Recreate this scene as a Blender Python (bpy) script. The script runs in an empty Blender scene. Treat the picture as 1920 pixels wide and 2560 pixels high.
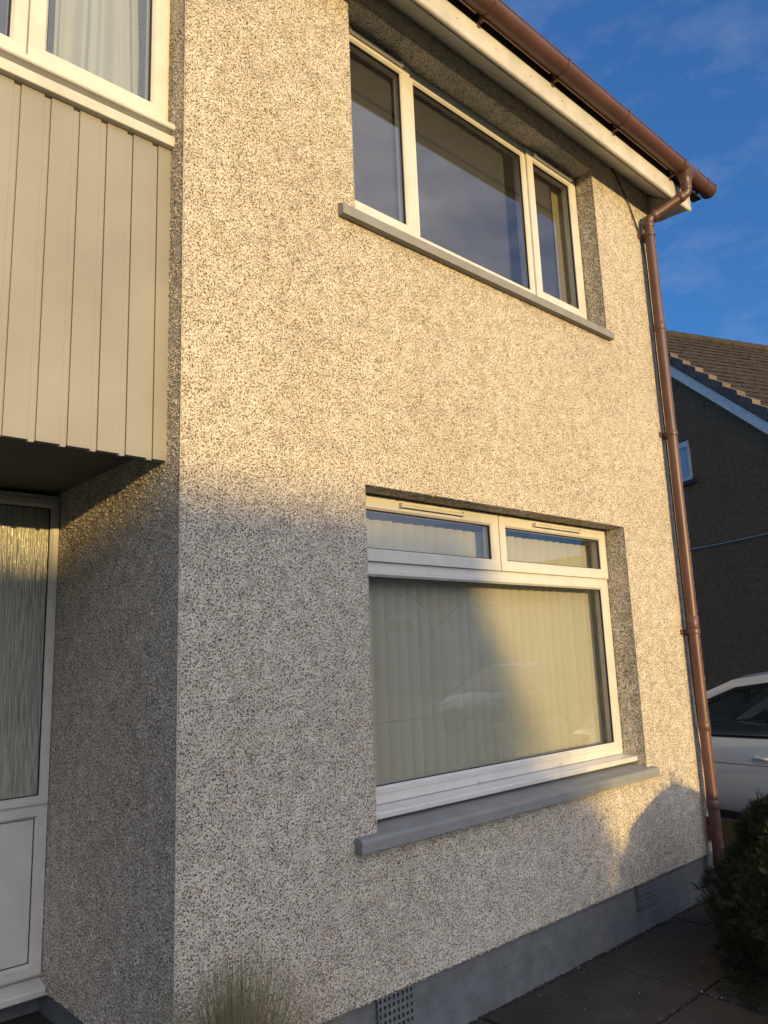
import bpy, bmesh, math, random
from mathutils import Vector, Matrix, noise as mnoise
R_ = math.radians
random.seed(7)
scene = bpy.context.scene

# ------------------------------------------------------------------ camera
CAM = Vector((-1.278, -2.394, 1.504))
yaw, pitch, roll = R_(46.824), R_(10.7575), R_(-2.216)
fw = Vector((math.cos(yaw)*math.cos(pitch), math.sin(yaw)*math.cos(pitch), math.sin(pitch)))
rt0 = Vector((math.sin(yaw), -math.cos(yaw), 0)); up0 = rt0.cross(fw)
rt = rt0*math.cos(roll) + up0*math.sin(roll); up = -rt0*math.sin(roll) + up0*math.cos(roll)
cd = bpy.data.cameras.new('camera'); cam = bpy.data.objects.new('camera', cd)
scene.collection.objects.link(cam); scene.camera = cam
M = Matrix((rt, up, -fw)).transposed().to_4x4(); M.translation = CAM
cam.matrix_world = M
cd.sensor_fit = 'VERTICAL'; cd.sensor_height = 34.6; cd.lens = 1931.5/2560*34.6
cd.clip_start = 0.05; cd.clip_end = 5000
# ------------------------------------------------------------------ light
SUN_AZ = R_(10)                    # the sun stands slightly left of the wall's normal
PROF = 0.10                        # drop per metre along y
sd = Vector((math.tan(SUN_AZ), 1.0, -PROF)).normalized()
sun_el = math.asin(-sd.z)
sl = bpy.data.lights.new('sun', 'SUN'); so = bpy.data.objects.new('sun', sl)
scene.collection.objects.link(so)
sl.energy = 2.65; sl.angle = R_(0.53); sl.color = (1.0, 0.68, 0.24)
so.rotation_euler = sd.to_track_quat('-Z', 'Y').to_euler(); so.location = (-6, -30, 8)
w = bpy.data.worlds.new("World"); scene.world = w; w.use_nodes = True
wn = w.node_tree; wn.nodes.clear()
out = wn.nodes.new('ShaderNodeOutputWorld'); bg = wn.nodes.new('ShaderNodeBackground')
sky = wn.nodes.new('ShaderNodeTexSky'); sky.sky_type = 'NISHITA'; sky.sun_disc = False
sky.sun_elevation = sun_el
sky.sun_rotation = math.atan2(-sd.x, -sd.y)
sky.air_density = 1.0; sky.dust_density = 0.6; sky.ozone_density = 5.0; sky.altitude = 50
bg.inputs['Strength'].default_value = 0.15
tcw = wn.nodes.new('ShaderNodeTexCoord'); mp = wn.nodes.new('ShaderNodeMapping')
mp.inputs['Scale'].default_value = (5.0, 5.0, 11.0); mp.inputs['Rotation'].default_value = (0.2, 0.1, 0.5)
cn = wn.nodes.new('ShaderNodeTexNoise'); cn.inputs['Scale'].default_value = 1.6
cn.inputs['Detail'].default_value = 7; cn.inputs['Roughness'].default_value = 0.62
cr = wn.nodes.new('ShaderNodeValToRGB')
cr.color_ramp.elements[0].position = 0.50; cr.color_ramp.elements[0].color = (0, 0, 0, 1)
cr.color_ramp.elements[1].position = 0.80; cr.color_ramp.elements[1].color = (0.13, 0.13, 0.13, 1)
mixw = wn.nodes.new('ShaderNodeMixRGB'); mixw.inputs['Color2'].default_value = (3.2, 3.3, 3.6, 1)
L = wn.links.new
L(tcw.outputs['Generated'], mp.inputs['Vector']); L(mp.outputs['Vector'], cn.inputs['Vector'])
L(cn.outputs['Fac'], cr.inputs['Fac']); L(cr.outputs['Color'], mixw.inputs['Fac'])
# thin high veil over the whole sky, and bright unseen cloud added behind the camera to lift the shade
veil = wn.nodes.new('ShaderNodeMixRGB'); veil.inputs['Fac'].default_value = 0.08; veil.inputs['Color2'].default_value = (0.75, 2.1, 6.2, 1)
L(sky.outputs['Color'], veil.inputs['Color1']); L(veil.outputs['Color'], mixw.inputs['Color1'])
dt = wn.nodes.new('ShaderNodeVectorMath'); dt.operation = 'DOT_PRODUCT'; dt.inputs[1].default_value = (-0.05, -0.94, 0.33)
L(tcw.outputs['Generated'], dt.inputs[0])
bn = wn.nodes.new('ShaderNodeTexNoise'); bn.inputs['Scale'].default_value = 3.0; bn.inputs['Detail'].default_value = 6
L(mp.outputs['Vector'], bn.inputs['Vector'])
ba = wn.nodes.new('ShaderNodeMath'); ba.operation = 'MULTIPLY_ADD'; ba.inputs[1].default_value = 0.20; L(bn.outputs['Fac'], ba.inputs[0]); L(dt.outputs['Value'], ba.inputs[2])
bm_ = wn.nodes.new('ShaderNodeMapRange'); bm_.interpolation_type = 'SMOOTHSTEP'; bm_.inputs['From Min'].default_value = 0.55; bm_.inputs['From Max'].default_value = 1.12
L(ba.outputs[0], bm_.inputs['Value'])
fill_bank = wn.nodes.new('ShaderNodeMixRGB'); fill_bank.inputs['Color2'].default_value = (7.5, 7.1, 7.1, 1)
L(bm_.outputs['Result'], fill_bank.inputs['Fac']); L(mixw.outputs['Color'], fill_bank.inputs['Color1']); L(fill_bank.outputs['Color'], bg.inputs['Color'])
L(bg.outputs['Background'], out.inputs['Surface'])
scene.view_settings.view_transform = 'Standard'; scene.view_settings.look = 'None'
scene.view_settings.exposure = 0.70; scene.view_settings.gamma = 1.0
scene.render.engine = 'CYCLES'
scene.cycles.max_bounces = 10; scene.cycles.transparent_max_bounces = 16

# ------------------------------------------------------------------ materials
def new_mat(name):
    m = bpy.data.materials.new(name); m.use_nodes = True
    nt = m.node_tree; b = nt.nodes['Principled BSDF']
    return m, nt, b
def N(nt, t, **kw):
    n = nt.nodes.new(t)
    for k, v in kw.items():
        if k in n.inputs: n.inputs[k].default_value = v
        else: setattr(n, k, v)
    return n
def ramp(nt, stops, interp='LINEAR'):
    r = nt.nodes.new('ShaderNodeValToRGB'); r.color_ramp.interpolation = interp
    e = r.color_ramp.elements
    e[0].position = stops[0][0]; e[0].color = (*stops[0][1], 1)
    e[1].position = stops[-1][0]; e[1].color = (*stops[-1][1], 1)
    for p, c in stops[1:-1]:
        x = e.new(p); x.color = (*c, 1)
    return r
def simple(name, col, rough=0.5, var=0.06, scale=6.0, bump=0.0, bscale=80.0, metallic=0.0, spec=0.5, coat=0.0):
    """painted / moulded surface with mild procedural variation and fine bump"""
    m, nt, b = new_mat(name)
    tc = N(nt, 'ShaderNodeTexCoord')
    n = N(nt, 'ShaderNodeTexNoise', Scale=scale, Detail=5.0, Roughness=0.65)
    nt.links.new(tc.outputs['Object'], n.inputs['Vector'])
    c2 = tuple(max(0, c*(1-var*2.2)) for c in col); c1 = tuple(min(1, c*(1+var)) for c in col)
    r = ramp(nt, [(0.3, c2), (0.6, c1)])
    nt.links.new(n.outputs['Fac'], r.inputs['Fac']); nt.links.new(r.outputs['Color'], b.inputs['Base Color'])
    b.inputs['Roughness'].default_value = rough; b.inputs['Metallic'].default_value = metallic
    b.inputs['Specular IOR Level'].default_value = spec
    b.inputs['Coat Weight'].default_value = coat
    if bump:
        n2 = N(nt, 'ShaderNodeTexNoise', Scale=bscale, Detail=4.0)
        nt.links.new(tc.outputs['Object'], n2.inputs['Vector'])
        bp = N(nt, 'ShaderNodeBump', Strength=bump, Distance=0.002)
        nt.links.new(n2.outputs['Fac'], bp.inputs['Height']); nt.links.new(bp.outputs['Normal'], b.inputs['Normal'])
    return m

def roughcast(name, scale, cols, mortar, bstr=0.9, bdist=0.004, jitter=1.0):
    m, nt, b = new_mat(name); lk = nt.links.new
    tc = N(nt, 'ShaderNodeTexCoord')
    wob = N(nt, 'ShaderNodeTexNoise', Scale=scale*0.8, Detail=1.0)
    lk(tc.outputs['Object'], wob.inputs['Vector'])
    vm = N(nt, 'ShaderNodeVectorMath', operation='MULTIPLY_ADD')
    vm.inputs[1].default_value = (0.9/scale,)*3
    lk(wob.outputs['Color'], vm.inputs[0]); lk(tc.outputs['Object'], vm.inputs[2])
    v = N(nt, 'ShaderNodeTexVoronoi', Scale=scale, Randomness=jitter)
    lk(vm.outputs['Vector'], v.inputs['Vector'])
    sep = N(nt, 'ShaderNodeSeparateColor'); lk(v.outputs['Color'], sep.inputs['Color'])
    r = ramp(nt, cols, 'CONSTANT'); lk(sep.outputs['Red'], r.inputs['Fac'])
    # lime bedding shows between the chips
    mr = N(nt, 'ShaderNodeMapRange'); mr.inputs['From Min'].default_value = 0.40; mr.inputs['From Max'].default_value = 0.52
    lk(v.outputs['Distance'], mr.inputs['Value'])
    mx = N(nt, 'ShaderNodeMixRGB'); mx.inputs['Color2'].default_value = (*mortar, 1)
    lk(mr.outputs['Result'], mx.inputs['Fac']); lk(r.outputs['Color'], mx.inputs['Color1'])
    # broad weathering
    n = N(nt, 'ShaderNodeTexNoise', Scale=1.3, Detail=4.0)
    lk(tc.outputs['Object'], n.inputs['Vector'])
    r2 = ramp(nt, [(0.3, (0.86, 0.84, 0.82)), (0.7, (1.0, 1.0, 1.0))]); lk(n.outputs['Fac'], r2.inputs['Fac'])
    mu = N(nt, 'ShaderNodeMixRGB', blend_type='MULTIPLY'); mu.inputs['Fac'].default_value = 1
    lk(mx.outputs['Color'], mu.inputs['Color1']); lk(r2.outputs['Color'], mu.inputs['Color2'])
    n3 = N(nt, 'ShaderNodeTexNoise', Scale=15.0, Detail=3.0); lk(tc.outputs['Object'], n3.inputs['Vector'])
    r3 = ramp(nt, [(0.32, (0.84, 0.83, 0.82)), (0.66, (1.12, 1.11, 1.10))]); lk(n3.outputs['Fac'], r3.inputs['Fac'])
    mu3 = N(nt, 'ShaderNodeMixRGB', blend_type='MULTIPLY'); mu3.inputs['Fac'].default_value = 1
    lk(mu.outputs['Color'], mu3.inputs['Color1']); lk(r3.outputs['Color'], mu3.inputs['Color2'])
    lk(mu3.outputs['Color'], b.inputs['Base Color'])
    b.inputs['Roughness'].default_value = 0.75; b.inputs['Specular IOR Level'].default_value = 0.35
    # chip relief: domes with random height
    pw = N(nt, 'ShaderNodeMath', operation='MULTIPLY'); 
    inv = N(nt, 'ShaderNodeMath', operation='SUBTRACT'); inv.inputs[0].default_value = 1.0
    lk(v.outputs['Distance'], inv.inputs[1])
    ad = N(nt, 'ShaderNodeMath', operation='ADD'); ad.inputs[1].default_value = 0.5
    lk(sep.outputs['Green'], ad.inputs[0]); lk(inv.outputs[0], pw.inputs[0]); lk(ad.outputs[0], pw.inputs[1])
    bp = N(nt, 'ShaderNodeBump', Strength=bstr, Distance=bdist)
    lk(pw.outputs[0], bp.inputs['Height']); lk(bp.outputs['Normal'], b.inputs['Normal'])
    return m
WHITE = (0.70, 0.66, 0.58)
COLS = [(0.0, (0.075, 0.066, 0.055)), (0.13, (0.13, 0.105, 0.08)), (0.28, (0.20, 0.155, 0.105)), (0.42, (0.29, 0.15, 0.09)),
        (0.455, (0.32, 0.25, 0.155)), (0.62, (0.40, 0.35, 0.28)), (0.78, (0.56, 0.52, 0.45)), (0.93, (0.72, 0.69, 0.63))]
M_rc = roughcast('roughcast', 146.0, COLS, WHITE)
M_rc_dark = roughcast('roughcast_neighbour', 60.0, [(0.0, (0.10, 0.055, 0.024)), (0.3, (0.18, 0.105, 0.048)), (0.6, (0.25, 0.145, 0.070)), (0.9, (0.36, 0.22, 0.115))], (0.22, 0.125, 0.06))
M_rc_opp = roughcast('roughcast_opposite', 60.0, [(0.0, (0.2, 0.18, 0.16)), (0.5, (0.4, 0.36, 0.32)), (0.9, (0.5, 0.46, 0.42))], (0.42, 0.4, 0.36))
M_bead = simple('bead_white', (0.52, 0.49, 0.44), 0.6)
M_pvc = simple('window_pvc', (0.63, 0.62, 0.595), 0.32, 0.04, 8.0)
M_gask = simple('gasket_rubber', (0.012, 0.012, 0.014), 0.5)
M_stone = simple('painted_stone', (0.235, 0.24, 0.24), 0.62, 0.06, 10.0, 0.25, 120)
M_dark = simple('room_dark', (0.05, 0.048, 0.045), 0.9)
M_room = simple('room_wall', (0.30, 0.29, 0.28), 0.9)
M_brown = simple('brown_pvc', (0.115, 0.058, 0.048), 0.40, 0.10, 5.0, 0.06, 60)
M_brown2 = simple('brown_dull', (0.11, 0.080, 0.068), 0.6, 0.1)
M_soffit = simple('soffit_white', (0.56, 0.55, 0.52), 0.5, 0.08, 5.0)
M_tile = simple('roof_tile_brown', (0.040, 0.031, 0.024), 0.85, 0.25, 7.0, 0.6, 60)
M_vtile = simple('verge_tile_grey', (0.15, 0.115, 0.095), 0.85, 0.15, 4.0, 0.4, 60)
M_barge = simple('barge_white', (0.80, 0.76, 0.68), 0.5)
M_black = simple('black_plastic', (0.012, 0.012, 0.012), 0.45)
M_cable = simple('cable_black', (0.02, 0.018, 0.016), 0.6)
M_wire = simple('wire_grey', (0.35, 0.36, 0.38), 0.6)
M_orange = simple('orange_paint', (0.62, 0.11, 0.03), 0.7, 0.25, 30.0, 0.3, 90)
M_soil = simple('soil', (0.035, 0.028, 0.022), 0.95, 0.3, 30.0, 0.8, 60)
M_moss = simple('moss', (0.018, 0.020, 0.012), 0.95, 0.3, 60.0, 0.8, 200)
M_chip = simple('chip_white', (0.34, 0.32, 0.29), 0.8, 0.2, 40)
M_tarmac = simple('tarmac', (0.05, 0.05, 0.052), 0.9, 0.15, 3.0, 0.6, 150)
M_lawn = simple('lawn', (0.05, 0.075, 0.025), 0.9, 0.3, 2.0, 0.8, 60)
M_hill = simple('hill', (0.09, 0.085, 0.05), 0.95, 0.35, 0.02)
M_chrome = simple('chrome', (0.6, 0.6, 0.6), 0.15, 0.0, metallic=1.0)
M_seat = simple('seat_cloth', (0.03, 0.03, 0.032), 0.8)

def grey_plinth():
    m, nt, b = new_mat('plinth_paint'); lk = nt.links.new
    tc = N(nt, 'ShaderNodeTexCoord'); sx = N(nt, 'ShaderNodeSeparateXYZ'); cb = N(nt, 'ShaderNodeCombineXYZ')
    lk(tc.outputs['Object'], sx.inputs[0])
    ad = N(nt, 'ShaderNodeMath', operation='ADD'); lk(sx.outputs['X'], ad.inputs[0]); lk(sx.outputs['Y'], ad.inputs[1])
    wn_ = N(nt, 'ShaderNodeTexNoise', Scale=9.0, Detail=4.0); lk(tc.outputs['Object'], wn_.inputs['Vector'])
    ws = N(nt, 'ShaderNodeMath', operation='MULTIPLY'); ws.inputs[1].default_value = 0.012; lk(wn_.outputs['Fac'], ws.inputs[0])
    az = N(nt, 'ShaderNodeMath', operation='ADD'); lk(sx.outputs['Z'], az.inputs[0]); lk(ws.outputs[0], az.inputs[1])
    lk(ad.outputs[0], cb.inputs['X']); lk(az.outputs[0], cb.inputs['Y'])
    br = N(nt, 'ShaderNodeTexBrick', Scale=1.0); br.inputs['Brick Width'].default_value = 0.225
    br.inputs['Row Height'].default_value = 0.076; br.inputs['Mortar Size'].default_value = 0.0025
    br.inputs['Mortar Smooth'].default_value = 0.9
    br.inputs['Color1'].default_value = (1, 1, 1, 1); br.inputs['Color2'].default_value = (0.93, 0.93, 0.93, 1)
    br.inputs['Mortar'].default_value = (0.25, 0.25, 0.25, 1)
    lk(cb.outputs[0], br.inputs['Vector'])
    n = N(nt, 'ShaderNodeTexNoise', Scale=14.0, Detail=6.0); lk(tc.outputs['Object'], n.inputs['Vector'])
    r = ramp(nt, [(0.3, (0.108, 0.118, 0.128)), (0.7, (0.158, 0.172, 0.186))]); lk(n.outputs['Fac'], r.inputs['Fac'])
    lk(r.outputs['Color'], b.inputs['Base Color']); b.inputs['Roughness'].default_value = 0.6
    n2 = N(nt, 'ShaderNodeTexNoise', Scale=60.0, Detail=5.0); lk(tc.outputs['Object'], n2.inputs['Vector'])
    m1 = N(nt, 'ShaderNodeMath', operation='MULTIPLY'); m1.inputs[1].default_value = 0.35; lk(n2.outputs['Fac'], m1.inputs[0])
    m2 = N(nt, 'ShaderNodeMath', operation='ADD'); lk(br.outputs['Color'], m2.inputs[0]); lk(m1.outputs[0], m2.inputs[1])
    bp = N(nt, 'ShaderNodeBump', Strength=0.5, Distance=0.004); lk(m2.outputs[0], bp.inputs['Height']); lk(bp.outputs['Normal'], b.inputs['Normal'])
    return m
M_plinth = grey_plinth()

def cladding_mat():
    m, nt, b = new_mat('cladding_paint'); lk = nt.links.new
    tc = N(nt, 'ShaderNodeTexCoord'); mp_ = N(nt, 'ShaderNodeMapping'); mp_.inputs['Scale'].default_value = (260, 260, 9)
    lk(tc.outputs['Object'], mp_.inputs['Vector'])
    g = N(nt, 'ShaderNodeTexNoise', Scale=1.0, Detail=5.0); lk(mp_.outputs[0], g.inputs['Vector'])
    bp = N(nt, 'ShaderNodeBump', Strength=0.30, Distance=0.0012); lk(g.outputs['Fac'], bp.inputs['Height']); lk(bp.outputs['Normal'], b.inputs['Normal'])
    n = N(nt, 'ShaderNodeTexNoise', Scale=3.0, Detail=3.0); lk(tc.outputs['Object'], n.inputs['Vector'])
    r = ramp(nt, [(0.3, (0.245, 0.238, 0.225)), (0.7, (0.295, 0.288, 0.272))]); lk(n.outputs['Fac'], r.inputs['Fac'])
    lk(r.outputs['Color'], b.inputs['Base Color']); b.inputs['Roughness'].default_value = 0.5
    return m
M_clad = cladding_mat()

def slab_mat():
    m, nt, b = new_mat('path_slab'); lk = nt.links.new
    tc = N(nt, 'ShaderNodeTexCoord')
    n = N(nt, 'ShaderNodeTexNoise', Scale=3.0, Detail=8.0, Roughness=0.7); lk(tc.outputs['Object'], n.inputs['Vector'])
    r = ramp(nt, [(0.3, (0.026, 0.022, 0.017)), (0.55, (0.043, 0.037, 0.030)), (0.75, (0.075, 0.068, 0.056))]); lk(n.outputs['Fac'], r.inputs['Fac'])
    v = N(nt, 'ShaderNodeTexNoise', Scale=220.0, Detail=2.0); lk(tc.outputs['Object'], v.inputs['Vector'])
    r2 = ramp(nt, [(0.3, (0.7, 0.7, 0.7)), (0.62, (1.0, 1.0, 1.0)), (0.75, (1.9, 1.85, 1.7))]); lk(v.outputs['Fac'], r2.inputs['Fac'])
    mu = N(nt, 'ShaderNodeMixRGB', blend_type='MULTIPLY'); mu.inputs['Fac'].default_value = 1
    lk(r.outputs['Color'], mu.inputs['Color1']); lk(r2.outputs['Color'], mu.inputs['Color2'])
    lk(mu.outputs['Color'], b.inputs['Base Color']); b.inputs['Roughness'].default_value = 0.85
    bp = N(nt, 'ShaderNodeBump', Strength=0.6, Distance=0.003); lk(v.outputs['Fac'], bp.inputs['Height']); lk(bp.outputs['Normal'], b.inputs['Normal'])
    return m
M_slab = slab_mat()

def glass_mat(name, ior=1.7, tint=(0.86, 0.90, 0.88), ripple=False, rough=0.0):
    m = bpy.data.materials.new(name); m.use_nodes = True; nt = m.node_tree; nt.nodes.clear(); lk = nt.links.new
    o = N(nt, 'ShaderNodeOutputMaterial'); mx = N(nt, 'ShaderNodeMixShader')
    fr = N(nt, 'ShaderNodeFresnel', IOR=ior); gl = N(nt, 'ShaderNodeBsdfGlossy', Roughness=rough); gl.inputs['Color'].default_value = (0.95, 0.97, 1, 1)
    tr = N(nt, 'ShaderNodeBsdfTransparent'); tr.inputs['Color'].default_value = (*tint, 1)
    tc = N(nt, 'ShaderNodeTexCoord')
    if not ripple:
        n = N(nt, 'ShaderNodeTexNoise', Scale=2.2, Detail=1.0); lk(tc.outputs['Object'], n.inputs['Vector'])
        bp = N(nt, 'ShaderNodeBump', Strength=0.04, Distance=0.004); lk(n.outputs['Fac'], bp.inputs['Height'])
        lk(bp.outputs['Normal'], gl.inputs['Normal'])
    geo = N(nt, 'ShaderNodeNewGeometry'); io = N(nt, 'ShaderNodeMapRange'); io.inputs['To Min'].default_value = ior; io.inputs['To Max'].default_value = 1/ior
    lk(geo.outputs['Backfacing'], io.inputs['Value']); lk(io.outputs['Result'], fr.inputs['IOR'])
    lk(fr.outputs[0], mx.inputs[0]); lk(tr.outputs[0], mx.inputs[1]); lk(gl.outputs[0], mx.inputs[2]); lk(mx.outputs[0], o.inputs[0])
    return m
M_glass = glass_mat('pane_glass', 1.75, (0.95, 0.95, 0.94))
M_carglass = glass_mat('car_glass', 1.5, (0.30, 0.34, 0.32))
def ripple_glass():
    m, nt, b = new_mat('rippled_glass'); lk = nt.links.new
    tc = N(nt, 'ShaderNodeTexCoord'); mp_ = N(nt, 'ShaderNodeMapping'); mp_.inputs['Scale'].default_value = (170, 170, 7)
    lk(tc.outputs['Object'], mp_.inputs['Vector'])
    n = N(nt, 'ShaderNodeTexNoise', Scale=1.0, Detail=4.0, Distortion=0.6); lk(mp_.outputs[0], n.inputs['Vector'])
    bp = N(nt, 'ShaderNodeBump', Strength=0.6, Distance=0.006); lk(n.outputs['Fac'], bp.inputs['Height']); lk(bp.outputs['Normal'], b.inputs['Normal'])
    b.inputs['Base Color'].default_value = (0.80, 0.86, 0.76, 1); b.inputs['Roughness'].default_value = 0.16
    b.inputs['Transmission Weight'].default_value = 0.30; b.inputs['IOR'].default_value = 1.5
    r = ramp(nt, [(0.35, (0.30, 0.32, 0.28)), (0.65, (0.60, 0.62, 0.55))]); lk(n.outputs['Fac'], r.inputs['Fac']); lk(r.outputs['Color'], b.inputs['Base Color'])
    return m
M_ripple = ripple_glass()

def fabric(name, col, trans=0.5):
    m = bpy.data.materials.new(name); m.use_nodes = True; nt = m.node_tree; nt.nodes.clear(); lk = nt.links.new
    o = N(nt, 'ShaderNodeOutputMaterial'); mx = N(nt, 'ShaderNodeMixShader'); mx.inputs[0].default_value = trans
    d = N(nt, 'ShaderNodeBsdfDiffuse'); t = N(nt, 'ShaderNodeBsdfTranslucent')
    tc = N(nt, 'ShaderNodeTexCoord'); n = N(nt, 'ShaderNodeTexNoise', Scale=300.0, Detail=2.0); lk(tc.outputs['Object'], n.inputs['Vector'])
    r = ramp(nt, [(0.3, tuple(c*0.92 for c in col)), (0.7, col)]); lk(n.outputs['Fac'], r.inputs['Fac'])
    lk(r.outputs['Color'], d.inputs['Color']); lk(r.outputs['Color'], t.inputs['Color'])
    lk(d.outputs[0], mx.inputs[1]); lk(t.outputs[0], mx.inputs[2]); lk(mx.outputs[0], o.inputs[0])
    return m
M_slat = fabric('blind_fabric', (0.70, 0.70, 0.60), 0.25)
M_curtain = fabric('curtain_fabric', (0.50, 0.56, 0.52), 0.3)
M_curtain2 = fabric('curtain_beige', (0.42, 0.38, 0.24), 0.3)
def voile():
    m = bpy.data.materials.new('voile'); m.use_nodes = True; nt = m.node_tree; nt.nodes.clear(); lk = nt.links.new
    o = N(nt, 'ShaderNodeOutputMaterial'); mx = N(nt, 'ShaderNodeMixShader'); mx.inputs[0].default_value = 0.5
    d = N(nt, 'ShaderNodeBsdfDiffuse'); d.inputs['Color'].default_value = (0.12, 0.125, 0.14, 1); t = N(nt, 'ShaderNodeBsdfTransparent')
    lk(t.outputs[0], mx.inputs[1]); lk(d.outputs[0], mx.inputs[2]); lk(mx.outputs[0], o.inputs[0]); return m
M_voile = voile()
def foliage(name, c1, c2, c3):
    m, nt, b = new_mat(name); lk = nt.links.new
    g = N(nt, 'ShaderNodeNewGeometry'); r = ramp(nt, [(0.0, c1), (0.5, c2), (1.0, c3)])
    lk(g.outputs['Random Per Island'], r.inputs['Fac']); lk(r.outputs['Color'], b.inputs['Base Color'])
    b.inputs['Roughness'].default_value = 0.6; b.inputs['Specular IOR Level'].default_value = 0.3
    return m
M_yew = foliage('yew_leaf', (0.007, 0.012, 0.004), (0.015, 0.023, 0.007), (0.034, 0.040, 0.014))
M_hedge = foliage('hedge_leaf', (0.02, 0.04, 0.012), (0.04, 0.07, 0.02), (0.08, 0.11, 0.035))
M_blade = foliage('grass_blade', (0.12, 0.13, 0.045), (0.25, 0.22, 0.11), (0.44, 0.36, 0.25))
def carpaint(name, col):
    m, nt, b = new_mat(name)
    b.inputs['Base Color'].default_value = (*col, 1); b.inputs['Roughness'].default_value = 0.35
    b.inputs['Coat Weight'].default_value = 1.0; b.inputs['Coat Roughness'].default_value = 0.04
    return m
M_cwhite = carpaint('car_white', (0.82, 0.78, 0.69)); M_cblack = carpaint('car_black', (0.02, 0.022, 0.026))
M_red = simple('tail_red', (0.35, 0.02, 0.015), 0.2)
M_lamp = simple('lamp_clear', (0.7, 0.72, 0.75), 0.08, 0, metallic=0.8)
M_tyre = simple('tyre_rubber', (0.02, 0.02, 0.02), 0.8)

# ------------------------------------------------------------------ mesh helpers
class MB:
    def __init__(s): s.v = []; s.f = []; s.sm = []
    def add(s, vs, fs, smooth=False):
        o = len(s.v); s.v += [tuple(p) for p in vs]
        for f in fs: s.f.append([i+o for i in f]); s.sm.append(smooth)
    def box(s, x0, x1, y0, y1, z0, z1):
        vs = [(x0,y0,z0),(x1,y0,z0),(x1,y1,z0),(x0,y1,z0),(x0,y0,z1),(x1,y0,z1),(x1,y1,z1),(x0,y1,z1)]
        s.add(vs, [(0,3,2,1),(4,5,6,7),(0,1,5,4),(1,2,6,5),(2,3,7,6),(3,0,4,7)])
    def quad(s, a, b, c, d): s.add([a,b,c,d], [(0,1,2,3)])
    def prism_x(s, prof, x0, x1, smooth=False):
        """closed profile [(y,z)] extruded along x"""
        n = len(prof)
        vs = [(x0,p[0],p[1]) for p in prof] + [(x1,p[0],p[1]) for p in prof]
        s.add(vs, [(i,(i+1)%n,(i+1)%n+n,i+n) for i in range(n)], smooth)
        s.add(vs[:n], [tuple(range(n))]); s.add(vs[n:], [tuple(range(n))[::-1]])
    def tube(s, pts, r, seg=16, smooth=True, caps=True, rs=None):
        pts = [Vector(p) for p in pts]; n = len(pts); rings = []
        up_ = None
        for i, p in enumerate(pts):
            t = (pts[min(i+1,n-1)]-pts[max(i-1,0)]).normalized()
            if up_ is None:
                up_ = Vector((0,0,1)) if abs(t.z) < 0.9 else Vector((1,0,0))
            a = t.cross(up_).normalized(); b_ = a.cross(t).normalized(); up_ = b_
            k = 1.0
            if 0 < i < n-1:
                c = (pts[i+1]-p).normalized().dot((p-pts[i-1]).normalized()); k = 1/max(0.75, math.sqrt((1+c)/2))
            rr = rs[i] if rs else r
            rings.append([p + (a*math.cos(q*2*math.pi/seg)+b_*math.sin(q*2*math.pi/seg))*rr for q in range(seg)])
        vs = [q for rg in rings for q in rg]
        fs = [(i*seg+j, i*seg+(j+1)%seg, (i+1)*seg+(j+1)%seg, (i+1)*seg+j) for i in range(n-1) for j in range(seg)]
        s.add(vs, fs, smooth)
        if caps: s.add(rings[0], [tuple(range(seg))]); s.add(rings[-1], [tuple(range(seg))])
    def build(s, name, mat, parent=None, bevel=0, recalc=True):
        me = bpy.data.meshes.new(name); me.from_pydata(s.v, [], s.f); me.validate()
        if len(me.polygons) == len(s.sm):
            me.polygons.foreach_set('use_smooth', s.sm)
        if recalc:
            bm = bmesh.new(); bm.from_mesh(me); bmesh.ops.recalc_face_normals(bm, faces=bm.faces); bm.to_mesh(me); bm.free()
        me.materials.append(mat)
        o = bpy.data.objects.new(name, me); scene.collection.objects.link(o)
        if parent: o.parent = parent; o.matrix_parent_inverse = pinv(parent)
        if bevel:
            b = o.modifiers.new('bevel', 'BEVEL'); b.width = bevel; b.segments = 2; b.limit_method = 'ANGLE'; b.angle_limit = R_(40)
        return o
def world_of(o):
    m = o.matrix_basis.copy()
    while o.parent: m = o.parent.matrix_basis @ o.matrix_parent_inverse @ m; o = o.parent
    return m
def pinv(p):
    # parents other than empties sit at the origin, so only the root's transform counts
    m = p.matrix_basis.copy(); q = p
    while q.parent:
        m = q.parent.matrix_basis @ q.matrix_parent_inverse @ m if False else m; q = q.parent
    if p.parent: return Matrix.Identity(4)
    return p.matrix_basis.inverted() if not p.get('local') else Matrix.Identity(4)
def tag(o, label, cat, group=None):
    o['label'] = label; o['category'] = cat
    if group: o['group'] = group
    return o
def struct(o): o['kind'] = 'structure'; return o
def empty(name, loc, rz=0, local=False):
    o = bpy.data.objects.new(name, None); scene.collection.objects.link(o); o.location = loc; o.rotation_euler = (0, 0, rz)
    o.empty_display_size = 0.2
    if local: o['local'] = 1
    bpy.context.view_layer.update()
    return o

# ------------------------------------------------------------------ the house
XR, ZP, DD, YP = 3.80, 0.251, 1.142, 0.101
house = empty('house', (1.9, 1.0, 0))
tag(house, 'two storey pebble dashed house with brown gutter and beige clad bay filling the photo', 'house')

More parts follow.
